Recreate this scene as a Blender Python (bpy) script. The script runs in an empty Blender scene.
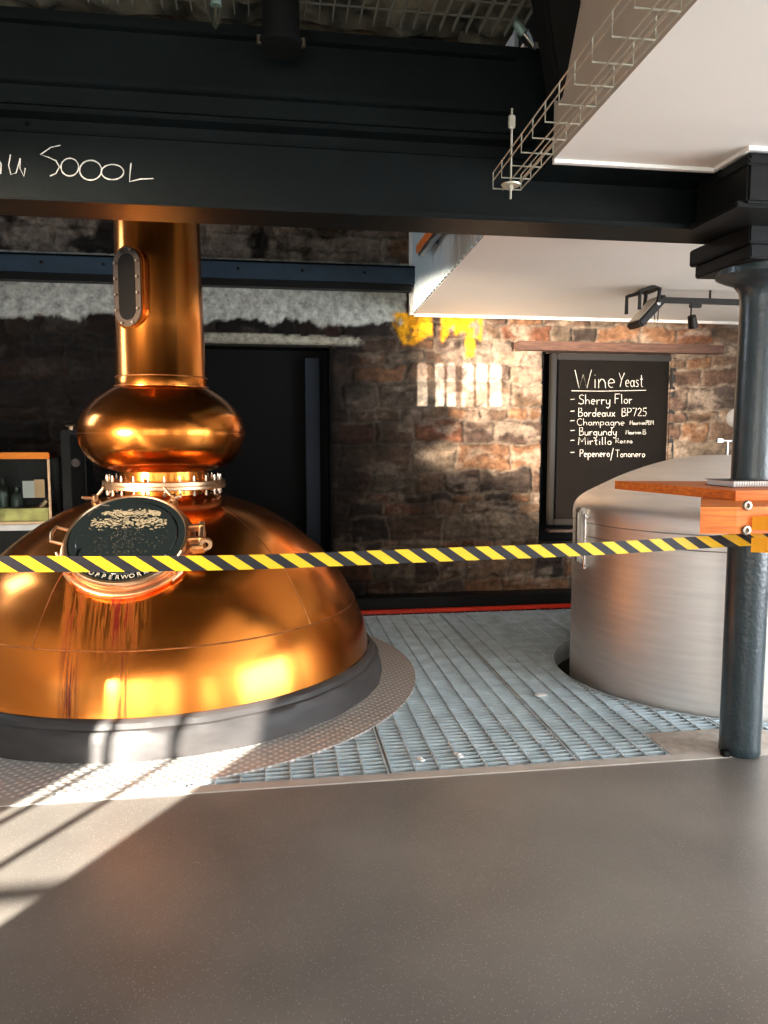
import bpy, bmesh, math, random
import numpy as np
from mathutils import Vector, Matrix
random.seed(7)
PI = math.pi
S = bpy.context.scene
COL = S.collection

# ------------------------------------------------------------------ camera
FOC = 740.0; EYE = 1.5
YAW = math.atan(109/FOC); PITCH = math.atan(72/FOC)
FW0 = Vector((math.sin(YAW), math.cos(YAW), 0)); RT = Vector((math.cos(YAW), -math.sin(YAW), 0)); UP0 = Vector((0, 0, 1))
FWD = FW0*math.cos(PITCH) - UP0*math.sin(PITCH); UPV = UP0*math.cos(PITCH) + FW0*math.sin(PITCH)
CAMP = Vector((0, 0, EYE))
cd = bpy.data.cameras.new('camera'); cam = bpy.data.objects.new('camera', cd); COL.objects.link(cam)
cd.sensor_fit = 'HORIZONTAL'; cd.sensor_width = 36; cd.lens = 36*FOC/768
cd.clip_start = 0.05
M = Matrix((( RT.x, UPV.x, -FWD.x), (RT.y, UPV.y, -FWD.y), (RT.z, UPV.z, -FWD.z))).to_4x4()
M.translation = CAMP; cam.matrix_world = M
S.camera = cam

def ray(x, y): return FWD + RT*((x-384)/FOC) - UPV*((y-512)/FOC)
def atZ(x, y, z): d = ray(x, y); return CAMP + d*((z-EYE)/d.z)
def atY(x, y, Y): d = ray(x, y); return CAMP + d*(Y/d.y)
def atX(x, y, X): d = ray(x, y); return CAMP + d*(X/d.x)

# ------------------------------------------------------------------ light and exposure
vs = S.view_settings
vs.view_transform = 'Standard'; vs.look = 'None'; vs.gamma = 1; vs.use_curve_mapping = False; vs.exposure = 0.0
S.render.film_transparent = False
w = bpy.data.worlds.new('sky'); S.world = w; w.use_nodes = True
w.node_tree.nodes['Background'].inputs[0].default_value = (0.75, 0.88, 1.0, 1)
w.node_tree.nodes['Background'].inputs[1].default_value = 1.6

def lamp(kind, name, loc, target, energy, color, **kw):
    l = bpy.data.lights.new(name, kind); l.energy = energy; l.color = color
    for k, v in kw.items(): setattr(l, k, v)
    o = bpy.data.objects.new(name, l); COL.objects.link(o); o.location = loc
    d = Vector(target) - Vector(loc); o.rotation_euler = d.to_track_quat('-Z', 'Y').to_euler()
    return o
SUN_EL = math.radians(20)
sd = Vector((math.sin(math.radians(31))*math.cos(SUN_EL), math.cos(math.radians(31))*math.cos(SUN_EL), -math.sin(SUN_EL)))
lamp('SUN', 'sun', (0, 0, 10), Vector((0, 0, 10))+sd, 42.0, (1.0, 0.94, 0.83), angle=0.006)
FRONT = -3.0; LEFT = -5.2; RIGHT = 5.6; BACK = 6.55; TOP = 4.7
# openings of the front wall behind the camera: (x0, x1, z0, z1)
OPEN_FRONT = [(-4.90, -4.06, 0.3, 3.25), (-3.2, -2.1, 0.25, 2.9), (-1.75, -0.65, 0.25, 2.9), (-0.3, 0.8, 0.25, 2.9), (2.6, 3.6, 0.25, 2.4)]
SLIT = (1.4255, 1.6645, 1.447, 1.574)
OPEN_LEFT = [(-2.2, 0.2, 0.5, 2.0), (5.2, 6.2, 2.6, 4.0)]     # openings of the left wall: (y0, y1, z0, z1)
def win_light(name, c, size, tgt, e, col):
    o = lamp('AREA', name, c, tgt, e, col, shape='RECTANGLE'); o.data.size, o.data.size_y = size
    return o
for k, (x0, x1, z0, z1) in enumerate(OPEN_FRONT[1:]):
    win_light('front_window_daylight', ((x0+x1)/2, FRONT-0.12, (z0+z1)/2), (x1-x0, z1-z0), ((x0+x1)/2, 0, (z0+z1)/2+0.55), 52*(x1-x0)*(z1-z0)/3, (1.0, 0.94, 0.86))
OPEN_RIGHT = [(-2.6, 2.4, 0.25, 2.4), (3.7, 5.4, 0.25, 1.5)]  # openings added for the right fill lamps
win_light('right_fill_lamp', (RIGHT+0.3, -0.1, 1.3), (5.0, 2.1), (0, -0.1, 1.5), 520, (0.90, 0.95, 1.0))  # added fill lamp for soffit and floor, sparing the back wall
win_light('right_fill_lamp', (RIGHT+0.3, 4.55, 0.85), (1.7, 1.2), (3.2, 4.2, 2.6), 40, (1.0, 0.93, 0.85))  # added fill lamp for the far soffit
win_light('left_fill_lamp', (LEFT-0.12, 5.7, 3.3), (1.0, 1.4), (0, 5.9, 3.0), 60, (0.72, 0.86, 1.0))  # added cool fill lamp for the plaster on the upper left wall
# added warm spot lamp outside the left opening, to light the back wall
lamp('SPOT', 'warm_wall_spot', (-12.0, -7.5, 0.8), (2.02, 6.55, 1.6), 105000, (1.0, 0.80, 0.60), spot_size=math.radians(8.6), spot_blend=0.5, shadow_soft_size=0.5)
# added spot lamp throwing the striped wall patch through the made-up slits
lamp('SPOT', 'slit_spot', (1.5, -7.3, 1.3), (1.64, 6.55, 1.99), 85000, (1.0, 0.94, 0.82), spot_size=math.radians(5), spot_blend=0.1, shadow_soft_size=0.004)

# ------------------------------------------------------------------ materials
def mat(name, col, rough=0.6, metal=0.0, var=0.0, vscale=8.0, bump=0.0, bscale=30.0, col2=None, coat=0.0, stretch=None, spec=None, detail=5):
    m = bpy.data.materials.new(name); m.use_nodes = True
    nt = m.node_tree; b = nt.nodes['Principled BSDF']
    b.inputs['Base Color'].default_value = (*col, 1); b.inputs['Roughness'].default_value = rough; b.inputs['Metallic'].default_value = metal
    if coat: b.inputs['Coat Weight'].default_value = coat; b.inputs['Coat Roughness'].default_value = 0.15
    if spec is not None: b.inputs['Specular IOR Level'].default_value = spec
    tc = nt.nodes.new('ShaderNodeTexCoord'); mp = nt.nodes.new('ShaderNodeMapping'); nt.links.new(tc.outputs['Object'], mp.inputs[0])
    if stretch: mp.inputs['Scale'].default_value = stretch
    if var or col2:
        n = nt.nodes.new('ShaderNodeTexNoise'); n.inputs['Scale'].default_value = vscale; n.inputs['Detail'].default_value = detail
        nt.links.new(mp.outputs[0], n.inputs[0])
        r = nt.nodes.new('ShaderNodeValToRGB'); nt.links.new(n.outputs['Fac'], r.inputs[0])
        c2 = col2 if col2 else tuple(c*(1-var) for c in col)
        r.color_ramp.elements[0].position = 0.35; r.color_ramp.elements[1].position = 0.68
        r.color_ramp.elements[0].color = (*c2, 1); r.color_ramp.elements[1].color = (*col, 1)
        nt.links.new(r.outputs[0], b.inputs['Base Color'])
    if bump:
        n2 = nt.nodes.new('ShaderNodeTexNoise'); n2.inputs['Scale'].default_value = bscale; n2.inputs['Detail'].default_value = 4
        nt.links.new(mp.outputs[0], n2.inputs[0])
        bp = nt.nodes.new('ShaderNodeBump'); bp.inputs['Strength'].default_value = bump; bp.inputs['Distance'].default_value = 0.01
        nt.links.new(n2.outputs['Fac'], bp.inputs['Height']); nt.links.new(bp.outputs[0], b.inputs['Normal'])
    return m
def N(m, t): return m.node_tree.nodes.new(t)
def Lk(m, a, b): m.node_tree.links.new(a, b)

def copper_mat(name, rough, drips, dk=1.0):
    m = mat(name, (0.93, 0.42, 0.10), rough, 1.0)
    b = m.node_tree.nodes['Principled BSDF']
    tc = N(m, 'ShaderNodeTexCoord')
    n = N(m, 'ShaderNodeTexNoise'); n.inputs['Scale'].default_value = 1.6; n.inputs['Detail'].default_value = 3; Lk(m, tc.outputs['Object'], n.inputs[0])
    r = N(m, 'ShaderNodeValToRGB'); Lk(m, n.outputs['Fac'], r.inputs[0])
    r.color_ramp.elements[0].position = 0.3; r.color_ramp.elements[0].color = (dk*0.84, dk*0.25, dk*0.042, 1)
    r.color_ramp.elements[1].position = 0.7; r.color_ramp.elements[1].color = (dk*0.95, dk*0.325, dk*0.058, 1)
    out = r.outputs[0]
    rr = N(m, 'ShaderNodeMapRange'); rr.inputs[3].default_value = rough*0.92; rr.inputs[4].default_value = rough*1.2
    mp = N(m, 'ShaderNodeMapping'); mp.inputs['Scale'].default_value = (14, 14, 1.2); Lk(m, tc.outputs['Object'], mp.inputs[0])
    n3 = N(m, 'ShaderNodeTexNoise'); n3.inputs['Scale'].default_value = 2; n3.inputs['Detail'].default_value = 5; Lk(m, mp.outputs[0], n3.inputs[0])
    Lk(m, n3.outputs['Fac'], rr.inputs[0]); Lk(m, rr.outputs[0], b.inputs['Roughness'])
    if drips:
        # reddish run marks below the manhole, in object space (origin on the still's axis at the floor)
        mp2 = N(m, 'ShaderNodeMapping'); mp2.inputs['Scale'].default_value = (42, 4, 1.8); Lk(m, tc.outputs['Object'], mp2.inputs[0])
        n4 = N(m, 'ShaderNodeTexNoise'); n4.inputs['Scale'].default_value = 1.0; n4.inputs['Detail'].default_value = 7; n4.inputs['Roughness'].default_value = 0.7
        Lk(m, mp2.outputs[0], n4.inputs[0])
        sx = N(m, 'ShaderNodeSeparateXYZ'); Lk(m, tc.outputs['Object'], sx.inputs[0])
        def band(sock, c, hw, soft):
            a = N(m, 'ShaderNodeMath'); a.operation = 'SUBTRACT'; Lk(m, sock, a.inputs[0]); a.inputs[1].default_value = c
            q = N(m, 'ShaderNodeMath'); q.operation = 'ABSOLUTE'; Lk(m, a.outputs[0], q.inputs[0])
            z = N(m, 'ShaderNodeMapRange'); Lk(m, q.outputs[0], z.inputs[0]); z.inputs[1].default_value = hw; z.inputs[2].default_value = hw+soft
            z.inputs[3].default_value = 1; z.inputs[4].default_value = 0; return z.outputs[0]
        def op(o, a, bb):
            q = N(m, 'ShaderNodeMath'); q.operation = o
            for i, v in enumerate((a, bb)):
                if isinstance(v, float): q.inputs[i].default_value = v
                else: Lk(m, v, q.inputs[i])
            return q.outputs[0]
        wob = op('ADD', sx.outputs['X'], op('MULTIPLY', op('SUBTRACT', n.outputs['Fac'], 0.5), 0.10))
        b1 = op('MULTIPLY', band(wob, -0.31, 0.015, 0.05), band(sx.outputs['Z'], 0.5, 0.30, 0.06))
        b2 = op('MULTIPLY', band(wob, -0.09, 0.045, 0.12), band(sx.outputs['Z'], 0.62, 0.10, 0.12))
        b3 = op('MULTIPLY', band(wob, -0.045, 0.006, 0.03), band(sx.outputs['Z'], 0.5, 0.30, 0.05))
        front = N(m, 'ShaderNodeMath'); front.operation = 'LESS_THAN'; Lk(m, sx.outputs['Y'], front.inputs[0]); front.inputs[1].default_value = -0.3
        st = op('MAXIMUM', op('MAXIMUM', b1, b2), b3)
        rm = N(m, 'ShaderNodeMapRange'); Lk(m, n4.outputs['Fac'], rm.inputs[0]); rm.inputs[1].default_value = 0.43; rm.inputs[2].default_value = 0.55
        st = op('MULTIPLY', op('MULTIPLY', st, rm.outputs[0]), front.outputs[0])
        mx = N(m, 'ShaderNodeMix'); mx.data_type = 'RGBA'; Lk(m, st, mx.inputs[0]); Lk(m, out, mx.inputs[6]); mx.inputs[7].default_value = (0.16, 0.018, 0.010, 1)
        out = mx.outputs[2]
        m1 = op('SUBTRACT', 1.0, op('MULTIPLY', st, 0.30)); Lk(m, m1, b.inputs['Metallic'])
    Lk(m, out, b.inputs['Base Color'])
    return m

COPPER = copper_mat('copper_boiler', 0.20, True, 0.86)
COPPER_B = copper_mat('copper_bulb', 0.19, False, 0.64)
COPPER_DK = mat('copper_band', (0.62, 0.26, 0.10), 0.35, 1.0, var=0.4, vscale=20)
BRASS = mat('brass', (0.62, 0.42, 0.26), 0.32, 1.0, var=0.3, vscale=20)
STEEL = mat('brushed_steel', (0.96, 0.92, 0.88), 0.50, 1.0, var=0.09, vscale=3, stretch=(1, 1, 14), bump=0.02, bscale=12)
STEEL_D = mat('steel_rim', (0.55, 0.54, 0.52), 0.38, 1.0, var=0.2)
CHROME = mat('chrome', (0.85, 0.85, 0.85), 0.15, 1.0)
GALV = mat('galvanised', (0.68, 0.80, 0.85), 0.42, 0.35, var=0.30, vscale=9)
WIRE = mat('zinc_wire', (0.55, 0.53, 0.44), 0.4, 0.6)
MESHW = mat('old_mesh_wire', (0.18, 0.18, 0.15), 0.6, 0.3)
BLACKP = mat('black_paint', (0.006, 0.007, 0.007), 0.45, 0, var=0.3, vscale=5, bump=0.08, bscale=60, spec=0.2)
BEAMP = mat('beam_paint', (0.0045, 0.0075, 0.008), 0.42, 0, var=0.35, vscale=4, bump=0.10, bscale=40, spec=0.18)
COLP = mat('column_paint', (0.028, 0.047, 0.056), 0.30, 0, var=0.3, vscale=12, bump=0.3, bscale=55, coat=0.2)
BLUEP = mat('blue_steel_paint', (0.020, 0.045, 0.075), 0.4, 0, var=0.25, vscale=9)
DARK = mat('dark_recess', (0.003, 0.0035, 0.004), 0.7, spec=0.15)
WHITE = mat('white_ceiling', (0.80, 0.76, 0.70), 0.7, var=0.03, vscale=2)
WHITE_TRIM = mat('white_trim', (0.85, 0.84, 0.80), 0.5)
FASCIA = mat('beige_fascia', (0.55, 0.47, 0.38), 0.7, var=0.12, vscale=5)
PLASTER = mat('plain_plaster', (0.60, 0.55, 0.49), 0.8, var=0.2, vscale=2)
SKIRT = mat('lagging', (0.050, 0.045, 0.044), 0.55, 0, var=0.35, vscale=5, bump=0.35, bscale=7, stretch=(1, 1, 2.5))
WOODO = mat('varnished_wood', (0.86, 0.24, 0.035), 0.45, 0, col2=(0.60, 0.13, 0.018), vscale=5, stretch=(1, 6, 20), coat=0.1, spec=0.25)
LINTEL = mat('old_timber', (0.13, 0.065, 0.045), 0.7, 0, var=0.5, vscale=8, stretch=(1, 8, 8), bump=0.4, bscale=20)
YEL = mat('tape_yellow', (0.86, 0.52, 0.0), 0.45); BLK = mat('tape_black', (0.010, 0.009, 0.014), 0.45, spec=0.35)
STRAPM = mat('orange_strap', (1.0, 0.50, 0.0), 0.5)
CHALK = mat('chalk', (0.60, 0.60, 0.57), 0.9, var=0.4, vscale=120)
BOARD = mat('chalkboard', (0.0045, 0.0035, 0.003), 0.75, 0, var=0.3, vscale=6, spec=0.12)
FRAMEM = mat('board_frame', (0.014, 0.012, 0.010), 0.4, spec=0.3)
RED = mat('red_paint', (0.65, 0.035, 0.012), 0.35)
PAPER = mat('paper', (0.85, 0.85, 0.83), 0.7)
BOLTM = mat('steel_bolt', (0.42, 0.36, 0.30), 0.3, 1.0)
GLOSSBLK = mat('black_glass', (0.006, 0.009, 0.010), 0.06, 0, spec=0.9)
RUBBLE = mat('rough_underside', (0.26, 0.23, 0.16), 0.9, 0, col2=(0.03, 0.035, 0.03), vscale=7, bump=0.9, bscale=14)
GLASS = bpy.data.materials.new('clear_glass'); GLASS.use_nodes = True
g = GLASS.node_tree.nodes['Principled BSDF']; g.inputs['Transmission Weight'].default_value = 1; g.inputs['Roughness'].default_value = 0.02; g.inputs['IOR'].default_value = 1.12; g.inputs['Base Color'].default_value = (0.9, 0.97, 0.95, 1)

# speckled vinyl
FLOORM = mat('speckled_vinyl', (0.12, 0.105, 0.088), 0.40, 0)
m = FLOORM; b = m.node_tree.nodes['Principled BSDF']; tc = N(m, 'ShaderNodeTexCoord')
v = N(m, 'ShaderNodeTexVoronoi'); v.inputs['Scale'].default_value = 130; Lk(m, tc.outputs['Object'], v.inputs[0])
n = N(m, 'ShaderNodeTexNoise'); n.inputs['Scale'].default_value = 1.1; n.inputs['Detail'].default_value = 5; Lk(m, tc.outputs['Object'], n.inputs[0])
sp = N(m, 'ShaderNodeMapRange'); Lk(m, v.outputs['Distance'], sp.inputs[0]); sp.inputs[1].default_value = 0.16; sp.inputs[2].default_value = 0.30; sp.inputs[3].default_value = 1; sp.inputs[4].default_value = 0
sc = N(m, 'ShaderNodeSeparateColor'); Lk(m, v.outputs['Color'], sc.inputs[0])
gt = N(m, 'ShaderNodeMath'); gt.operation = 'GREATER_THAN'; gt.inputs[1].default_value = 0.6; Lk(m, sc.outputs[0], gt.inputs[0])
mu = N(m, 'ShaderNodeMath'); mu.operation = 'MULTIPLY'; Lk(m, gt.outputs[0], mu.inputs[0]); Lk(m, sp.outputs[0], mu.inputs[1])
mu2 = N(m, 'ShaderNodeMath'); mu2.operation = 'MULTIPLY'; Lk(m, mu.outputs[0], mu2.inputs[0]); mu2.inputs[1].default_value = 0.8
cr = N(m, 'ShaderNodeValToRGB'); Lk(m, n.outputs['Fac'], cr.inputs[0])
cr.color_ramp.elements[0].position = 0.3; cr.color_ramp.elements[0].color = (0.118, 0.108, 0.097, 1)
cr.color_ramp.elements[1].position = 0.7; cr.color_ramp.elements[1].color = (0.225, 0.202, 0.176, 1)
mx = N(m, 'ShaderNodeMix'); mx.data_type = 'RGBA'; Lk(m, mu2.outputs[0], mx.inputs[0]); Lk(m, cr.outputs[0], mx.inputs[6]); mx.inputs[7].default_value = (0.36, 0.34, 0.31, 1)
Lk(m, mx.outputs[2], b.inputs['Base Color'])
rg = N(m, 'ShaderNodeMapRange'); Lk(m, n.outputs['Fac'], rg.inputs[0]); rg.inputs[3].default_value = 0.24; rg.inputs[4].default_value = 0.44; Lk(m, rg.outputs[0], b.inputs['Roughness'])

# tread plate: small raised lozenges
TREAD = mat('tread_plate', (0.46, 0.44, 0.42), 0.38, 0.25)
m = TREAD; b = m.node_tree.nodes['Principled BSDF']; tc = N(m, 'ShaderNodeTexCoord')
mp = N(m, 'ShaderNodeMapping'); mp.inputs['Rotation'].default_value = (0, 0, 0.78); mp.inputs['Scale'].default_value = (1, 1, 1); Lk(m, tc.outputs['Object'], mp.inputs[0])
ck = N(m, 'ShaderNodeTexVoronoi'); ck.inputs['Scale'].default_value = 27; ck.inputs['Randomness'].default_value = 0.0; Lk(m, mp.outputs[0], ck.inputs[0])
mr = N(m, 'ShaderNodeMapRange'); Lk(m, ck.outputs['Distance'], mr.inputs[0]); mr.inputs[1].default_value = 0.15; mr.inputs[2].default_value = 0.42; mr.inputs[3].default_value = 1; mr.inputs[4].default_value = 0
bp = N(m, 'ShaderNodeBump'); bp.inputs['Strength'].default_value = 0.9; bp.inputs['Distance'].default_value = 0.004; Lk(m, mr.outputs[0], bp.inputs['Height']); Lk(m, bp.outputs[0], b.inputs['Normal'])
mxx = N(m, 'ShaderNodeMix'); mxx.data_type = 'RGBA'; Lk(m, mr.outputs[0], mxx.inputs[0]); mxx.inputs[6].default_value = (0.46, 0.43, 0.40, 1); mxx.inputs[7].default_value = (0.80, 0.77, 0.73, 1); Lk(m, mxx.outputs[2], b.inputs['Base Color'])

# stone wall: colours come from an attribute of the stones themselves
STONE = bpy.data.materials.new('rubble_stone'); STONE.use_nodes = True
m = STONE; b = m.node_tree.nodes['Principled BSDF']; b.inputs['Roughness'].default_value = 0.85; b.inputs['Specular IOR Level'].default_value = 0.25
at = N(m, 'ShaderNodeAttribute'); at.attribute_name = 'stone'
tc = N(m, 'ShaderNodeTexCoord'); n = N(m, 'ShaderNodeTexNoise'); n.inputs['Scale'].default_value = 16; n.inputs['Detail'].default_value = 8; n.inputs['Roughness'].default_value = 0.7; Lk(m, tc.outputs['Object'], n.inputs[0])
mr = N(m, 'ShaderNodeMapRange'); Lk(m, n.outputs['Fac'], mr.inputs[0]); mr.inputs[1].default_value = 0.3; mr.inputs[2].default_value = 0.7; mr.inputs[3].default_value = 0.35; mr.inputs[4].default_value = 1.45
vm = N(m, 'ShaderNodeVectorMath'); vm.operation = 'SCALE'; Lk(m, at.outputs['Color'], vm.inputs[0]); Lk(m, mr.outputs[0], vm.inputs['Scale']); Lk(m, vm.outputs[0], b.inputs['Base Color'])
bp = N(m, 'ShaderNodeBump'); bp.inputs['Strength'].default_value = 0.8; bp.inputs['Distance'].default_value = 0.012; Lk(m, n.outputs['Fac'], bp.inputs['Height']); Lk(m, bp.outputs[0], b.inputs['Normal'])

# ------------------------------------------------------------------ mesh helpers
def link(name, bm, m, parent=None, smooth=False, loc=None):
    me = bpy.data.meshes.new(name); bmesh.ops.recalc_face_normals(bm, faces=bm.faces[:]); bm.to_mesh(me); bm.free()
    for mm in (m if isinstance(m, (list, tuple)) else [m]): me.materials.append(mm)
    if smooth:
        for p in me.polygons: p.use_smooth = True
        me.set_sharp_from_angle(angle=math.radians(38))
    o = bpy.data.objects.new(name, me); COL.objects.link(o)
    if parent: o.parent = parent
    if loc is not None: o.location = loc
    return o
def tag(o, label, cat, group=None):
    o['label'] = label; o['category'] = cat
    if group: o['group'] = group
    return o
def thing(name, label, cat, loc=(0, 0, 0), group=None):
    o = bpy.data.objects.new(name, None); o.empty_display_size = 0.1; COL.objects.link(o); o.location = loc
    return tag(o, label, cat, group)
def struct(o): o['kind'] = 'structure'; return o
def B(): return bmesh.new()
def box(bm, a, b, mtx=None, bev=0.0, mi=0):
    (x0, y0, z0), (x1, y1, z1) = a, b
    vs_ = [bm.verts.new(p) for p in ((x0,y0,z0),(x1,y0,z0),(x1,y1,z0),(x0,y1,z0),(x0,y0,z1),(x1,y0,z1),(x1,y1,z1),(x0,y1,z1))]
    if mtx is not None:
        for q in vs_: q.co = mtx @ q.co
    fs = [bm.faces.new([vs_[i] for i in f]) for f in ((0,3,2,1),(4,5,6,7),(0,1,5,4),(1,2,6,5),(2,3,7,6),(3,0,4,7))]
    for f in fs: f.material_index = mi
    if bev:
        es = list({e for f in fs for e in f.edges}); bmesh.ops.bevel(bm, geom=es, offset=bev, segments=2, affect='EDGES')
def tube(bm, pts, r, seg=8, cap=True, mi=0, flat=None):
    pts = [Vector(p) for p in pts]; rings = []; prev = None
    for i, p in enumerate(pts):
        t = (pts[min(i+1, len(pts)-1)] - pts[max(i-1, 0)])
        if t.length < 1e-9: t = Vector((0, 0, 1))
        t.normalize()
        if prev is None:
            a = Vector((0, 1, 0)) if abs(t.y) < 0.9 else Vector((0, 0, 1))
            u = t.cross(a).normalized()
        else: u = (prev - t*prev.dot(t)).normalized()
        prev = u; v_ = t.cross(u); rr = r[i] if isinstance(r, (list, tuple)) else r
        rings.append([bm.verts.new(p + (u*math.cos(2*PI*k/seg) + v_*math.sin(2*PI*k/seg))*rr) for k in range(seg)])
    for i in range(len(rings)-1):
        for k in range(seg):
            f = bm.faces.new((rings[i][k], rings[i][(k+1) % seg], rings[i+1][(k+1) % seg], rings[i+1][k])); f.material_index = mi
    if cap and len(rings) > 1:
        bm.faces.new(rings[0][::-1]).material_index = mi; bm.faces.new(rings[-1]).material_index = mi
def lathe(bm, prof, c=(0, 0, 0), seg=96, mtx=None, close=False, a0=0, a1=2*PI):
    full = abs(a1-a0-2*PI) < 1e-6; n_ = seg if full else seg+1; rings = []
    for r, z in prof:
        ring = []
        for k in range(n_):
            a = a0 + (a1-a0)*k/seg; p = Vector((c[0]+r*math.cos(a), c[1]+r*math.sin(a), c[2]+z))
            ring.append(bm.verts.new(mtx @ p if mtx is not None else p))
        rings.append(ring)
    pr_ = list(range(len(rings)-1))
    for i in pr_:
        for k in range(seg if full else seg):
            k2 = (k+1) % n_ if full else k+1
            bm.faces.new((rings[i][k], rings[i][k2], rings[i+1][k2], rings[i+1][k]))
    if close:
        for k in range(seg):
            k2 = (k+1) % n_ if full else k+1
            bm.faces.new((rings[-1][k], rings[-1][k2], rings[0][k2], rings[0][k]))
def smoothprof(pts, n_=6):
    out = []
    P = [pts[0]] + list(pts) + [pts[-1]]
    for i in range(1, len(P)-2):
        p0, p1, p2, p3 = [Vector(q) for q in P[i-1:i+3]]
        for k in range(n_):
            t = k/n_; out.append(tuple(0.5*((2*p1) + (-p0+p2)*t + (2*p0-5*p1+4*p2-p3)*t*t + (-p0+3*p1-3*p2+p3)*t**3)))
    out.append(tuple(pts[-1])); return out
def frame_z(origin, n_, up=Vector((0, 0, 1))):
    n_ = n_.normalized(); x = up.cross(n_).normalized(); y = n_.cross(x)
    return Matrix(((x.x, y.x, n_.x, origin[0]), (x.y, y.y, n_.y, origin[1]), (x.z, y.z, n_.z, origin[2]), (0, 0, 0, 1)))
def wall_with_holes(name, axis, pos, thick, u0, u1, z0, z1, holes, m):
    us = sorted({u0, u1, *[h[0] for h in holes], *[h[1] for h in holes]}); zs = sorted({z0, z1, *[h[2] for h in holes], *[h[3] for h in holes]})
    bm = B()
    for i in range(len(us)-1):
        for j in range(len(zs)-1):
            cu, cz = (us[i]+us[i+1])/2, (zs[j]+zs[j+1])/2
            if any(h[0] < cu < h[1] and h[2] < cz < h[3] for h in holes): continue
            if axis == 'y': box(bm, (us[i], pos-thick, zs[j]), (us[i+1], pos, zs[j+1]))
            else: box(bm, (pos-thick, us[i], zs[j]), (pos, us[i+1], zs[j+1]))
    return struct(link(name, bm, m))

# ------------------------------------------------------------------ room shell
EDGE = 3.14
bm = B(); box(bm, (LEFT, FRONT, -0.4), (RIGHT, EDGE-0.035, 0)); struct(link('floor', bm, FLOORM))
bm = B(); box(bm, (LEFT, EDGE, -0.5), (RIGHT, BACK+0.1, -0.25)); struct(link('floor_pit', bm, DARK))
bm = B(); box(bm, (LEFT, EDGE-0.035, -0.4), (RIGHT, EDGE+0.03, 0.004), bev=0.003); struct(link('trim_1', bm, mat('edge_strip', (0.52, 0.48, 0.43), 0.4, 0.1, var=0.15)))
slit = (SLIT[0], SLIT[1], SLIT[2], SLIT[3])
wall_with_holes('wall_front', 'y', FRONT, 0.25, LEFT, RIGHT, 0, TOP, OPEN_FRONT+[slit], PLASTER)
wall_with_holes('wall_left', 'x', LEFT, 0.25, FRONT-0.25, BACK+0.25, -0.5, TOP, OPEN_LEFT, PLASTER)
wall_with_holes('wall_right', 'x', RIGHT+0.25, 0.25, FRONT-0.25, BACK+0.25, -0.5, TOP, OPEN_RIGHT, PLASTER)
bm = B(); box(bm, (LEFT-0.25, FRONT-0.25, TOP), (RIGHT+0.25, BACK+0.3, TOP+0.2)); struct(link('ceiling', bm, mat('dark_ceiling', (0.05, 0.05, 0.05), 0.8)))
# glazing bars of the openings behind the camera
bars = B()
x0, x1, z0, z1 = OPEN_FRONT[0]
for fx in (-4.688, -4.39): box(bars, (fx-0.016, FRONT-0.03, z0), (fx+0.016, FRONT-0.002, z1))
box(bars, (x0, FRONT-0.03, 2.315), (x1, FRONT-0.002, 2.35))
for (x0, x1, z0, z1) in OPEN_FRONT[1:]:
    box(bars, ((x0+x1)/2-0.03, FRONT-0.1, z0), ((x0+x1)/2+0.03, FRONT-0.04, z1)); box(bars, (x0, FRONT-0.1, z1-0.75), (x1, FRONT-0.04, z1-0.69))
struct(link('window_1', bars, FRAMEM))
bars = B()
gaps = [(0, .115), (.215, .315), (.352, .452), (.53, .662), (.70, .826), (.862, 1.0)]   # open strips between the gobo slats
W0 = SLIT[1]-SLIT[0]; prev = 0
for a, bb in gaps+[(1.0, 1.0)]:
    if a > prev: box(bars, (SLIT[0]+W0*prev, FRONT-0.02, SLIT[2]), (SLIT[0]+W0*a, FRONT-0.005, SLIT[3]))
    prev = bb
for a, bb in gaps:
    xa, xb = SLIT[0]+W0*a, SLIT[0]+W0*bb; c_ = 0.006
    for s in (0, 1):
        vv = [bars.verts.new(p) for p in (((xa, xb)[s], FRONT-0.012, SLIT[3]), ((xa+c_, xb-c_)[s], FRONT-0.012, SLIT[3]), ((xa, xb)[s], FRONT-0.012, SLIT[3]-c_*1.6))]
        bars.faces.new(vv)
struct(link('slit_gobo', bars, FRAMEM))  # unseen slatted panel added to cut the spot into stripes

bm = B(); box(bm, (-6.35, -8.4, -0.4), (8, -8.0, 6.5)); struct(link('wall_sun_blocker', bm, PLASTER))  # unseen slab added outside to keep the sun off the other front windows
bm = B(); box(bm, (-16, -9.0, -0.45), (8, FRONT-0.26, -0.05)); struct(link('ground_yard', bm, PLASTER))
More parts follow.
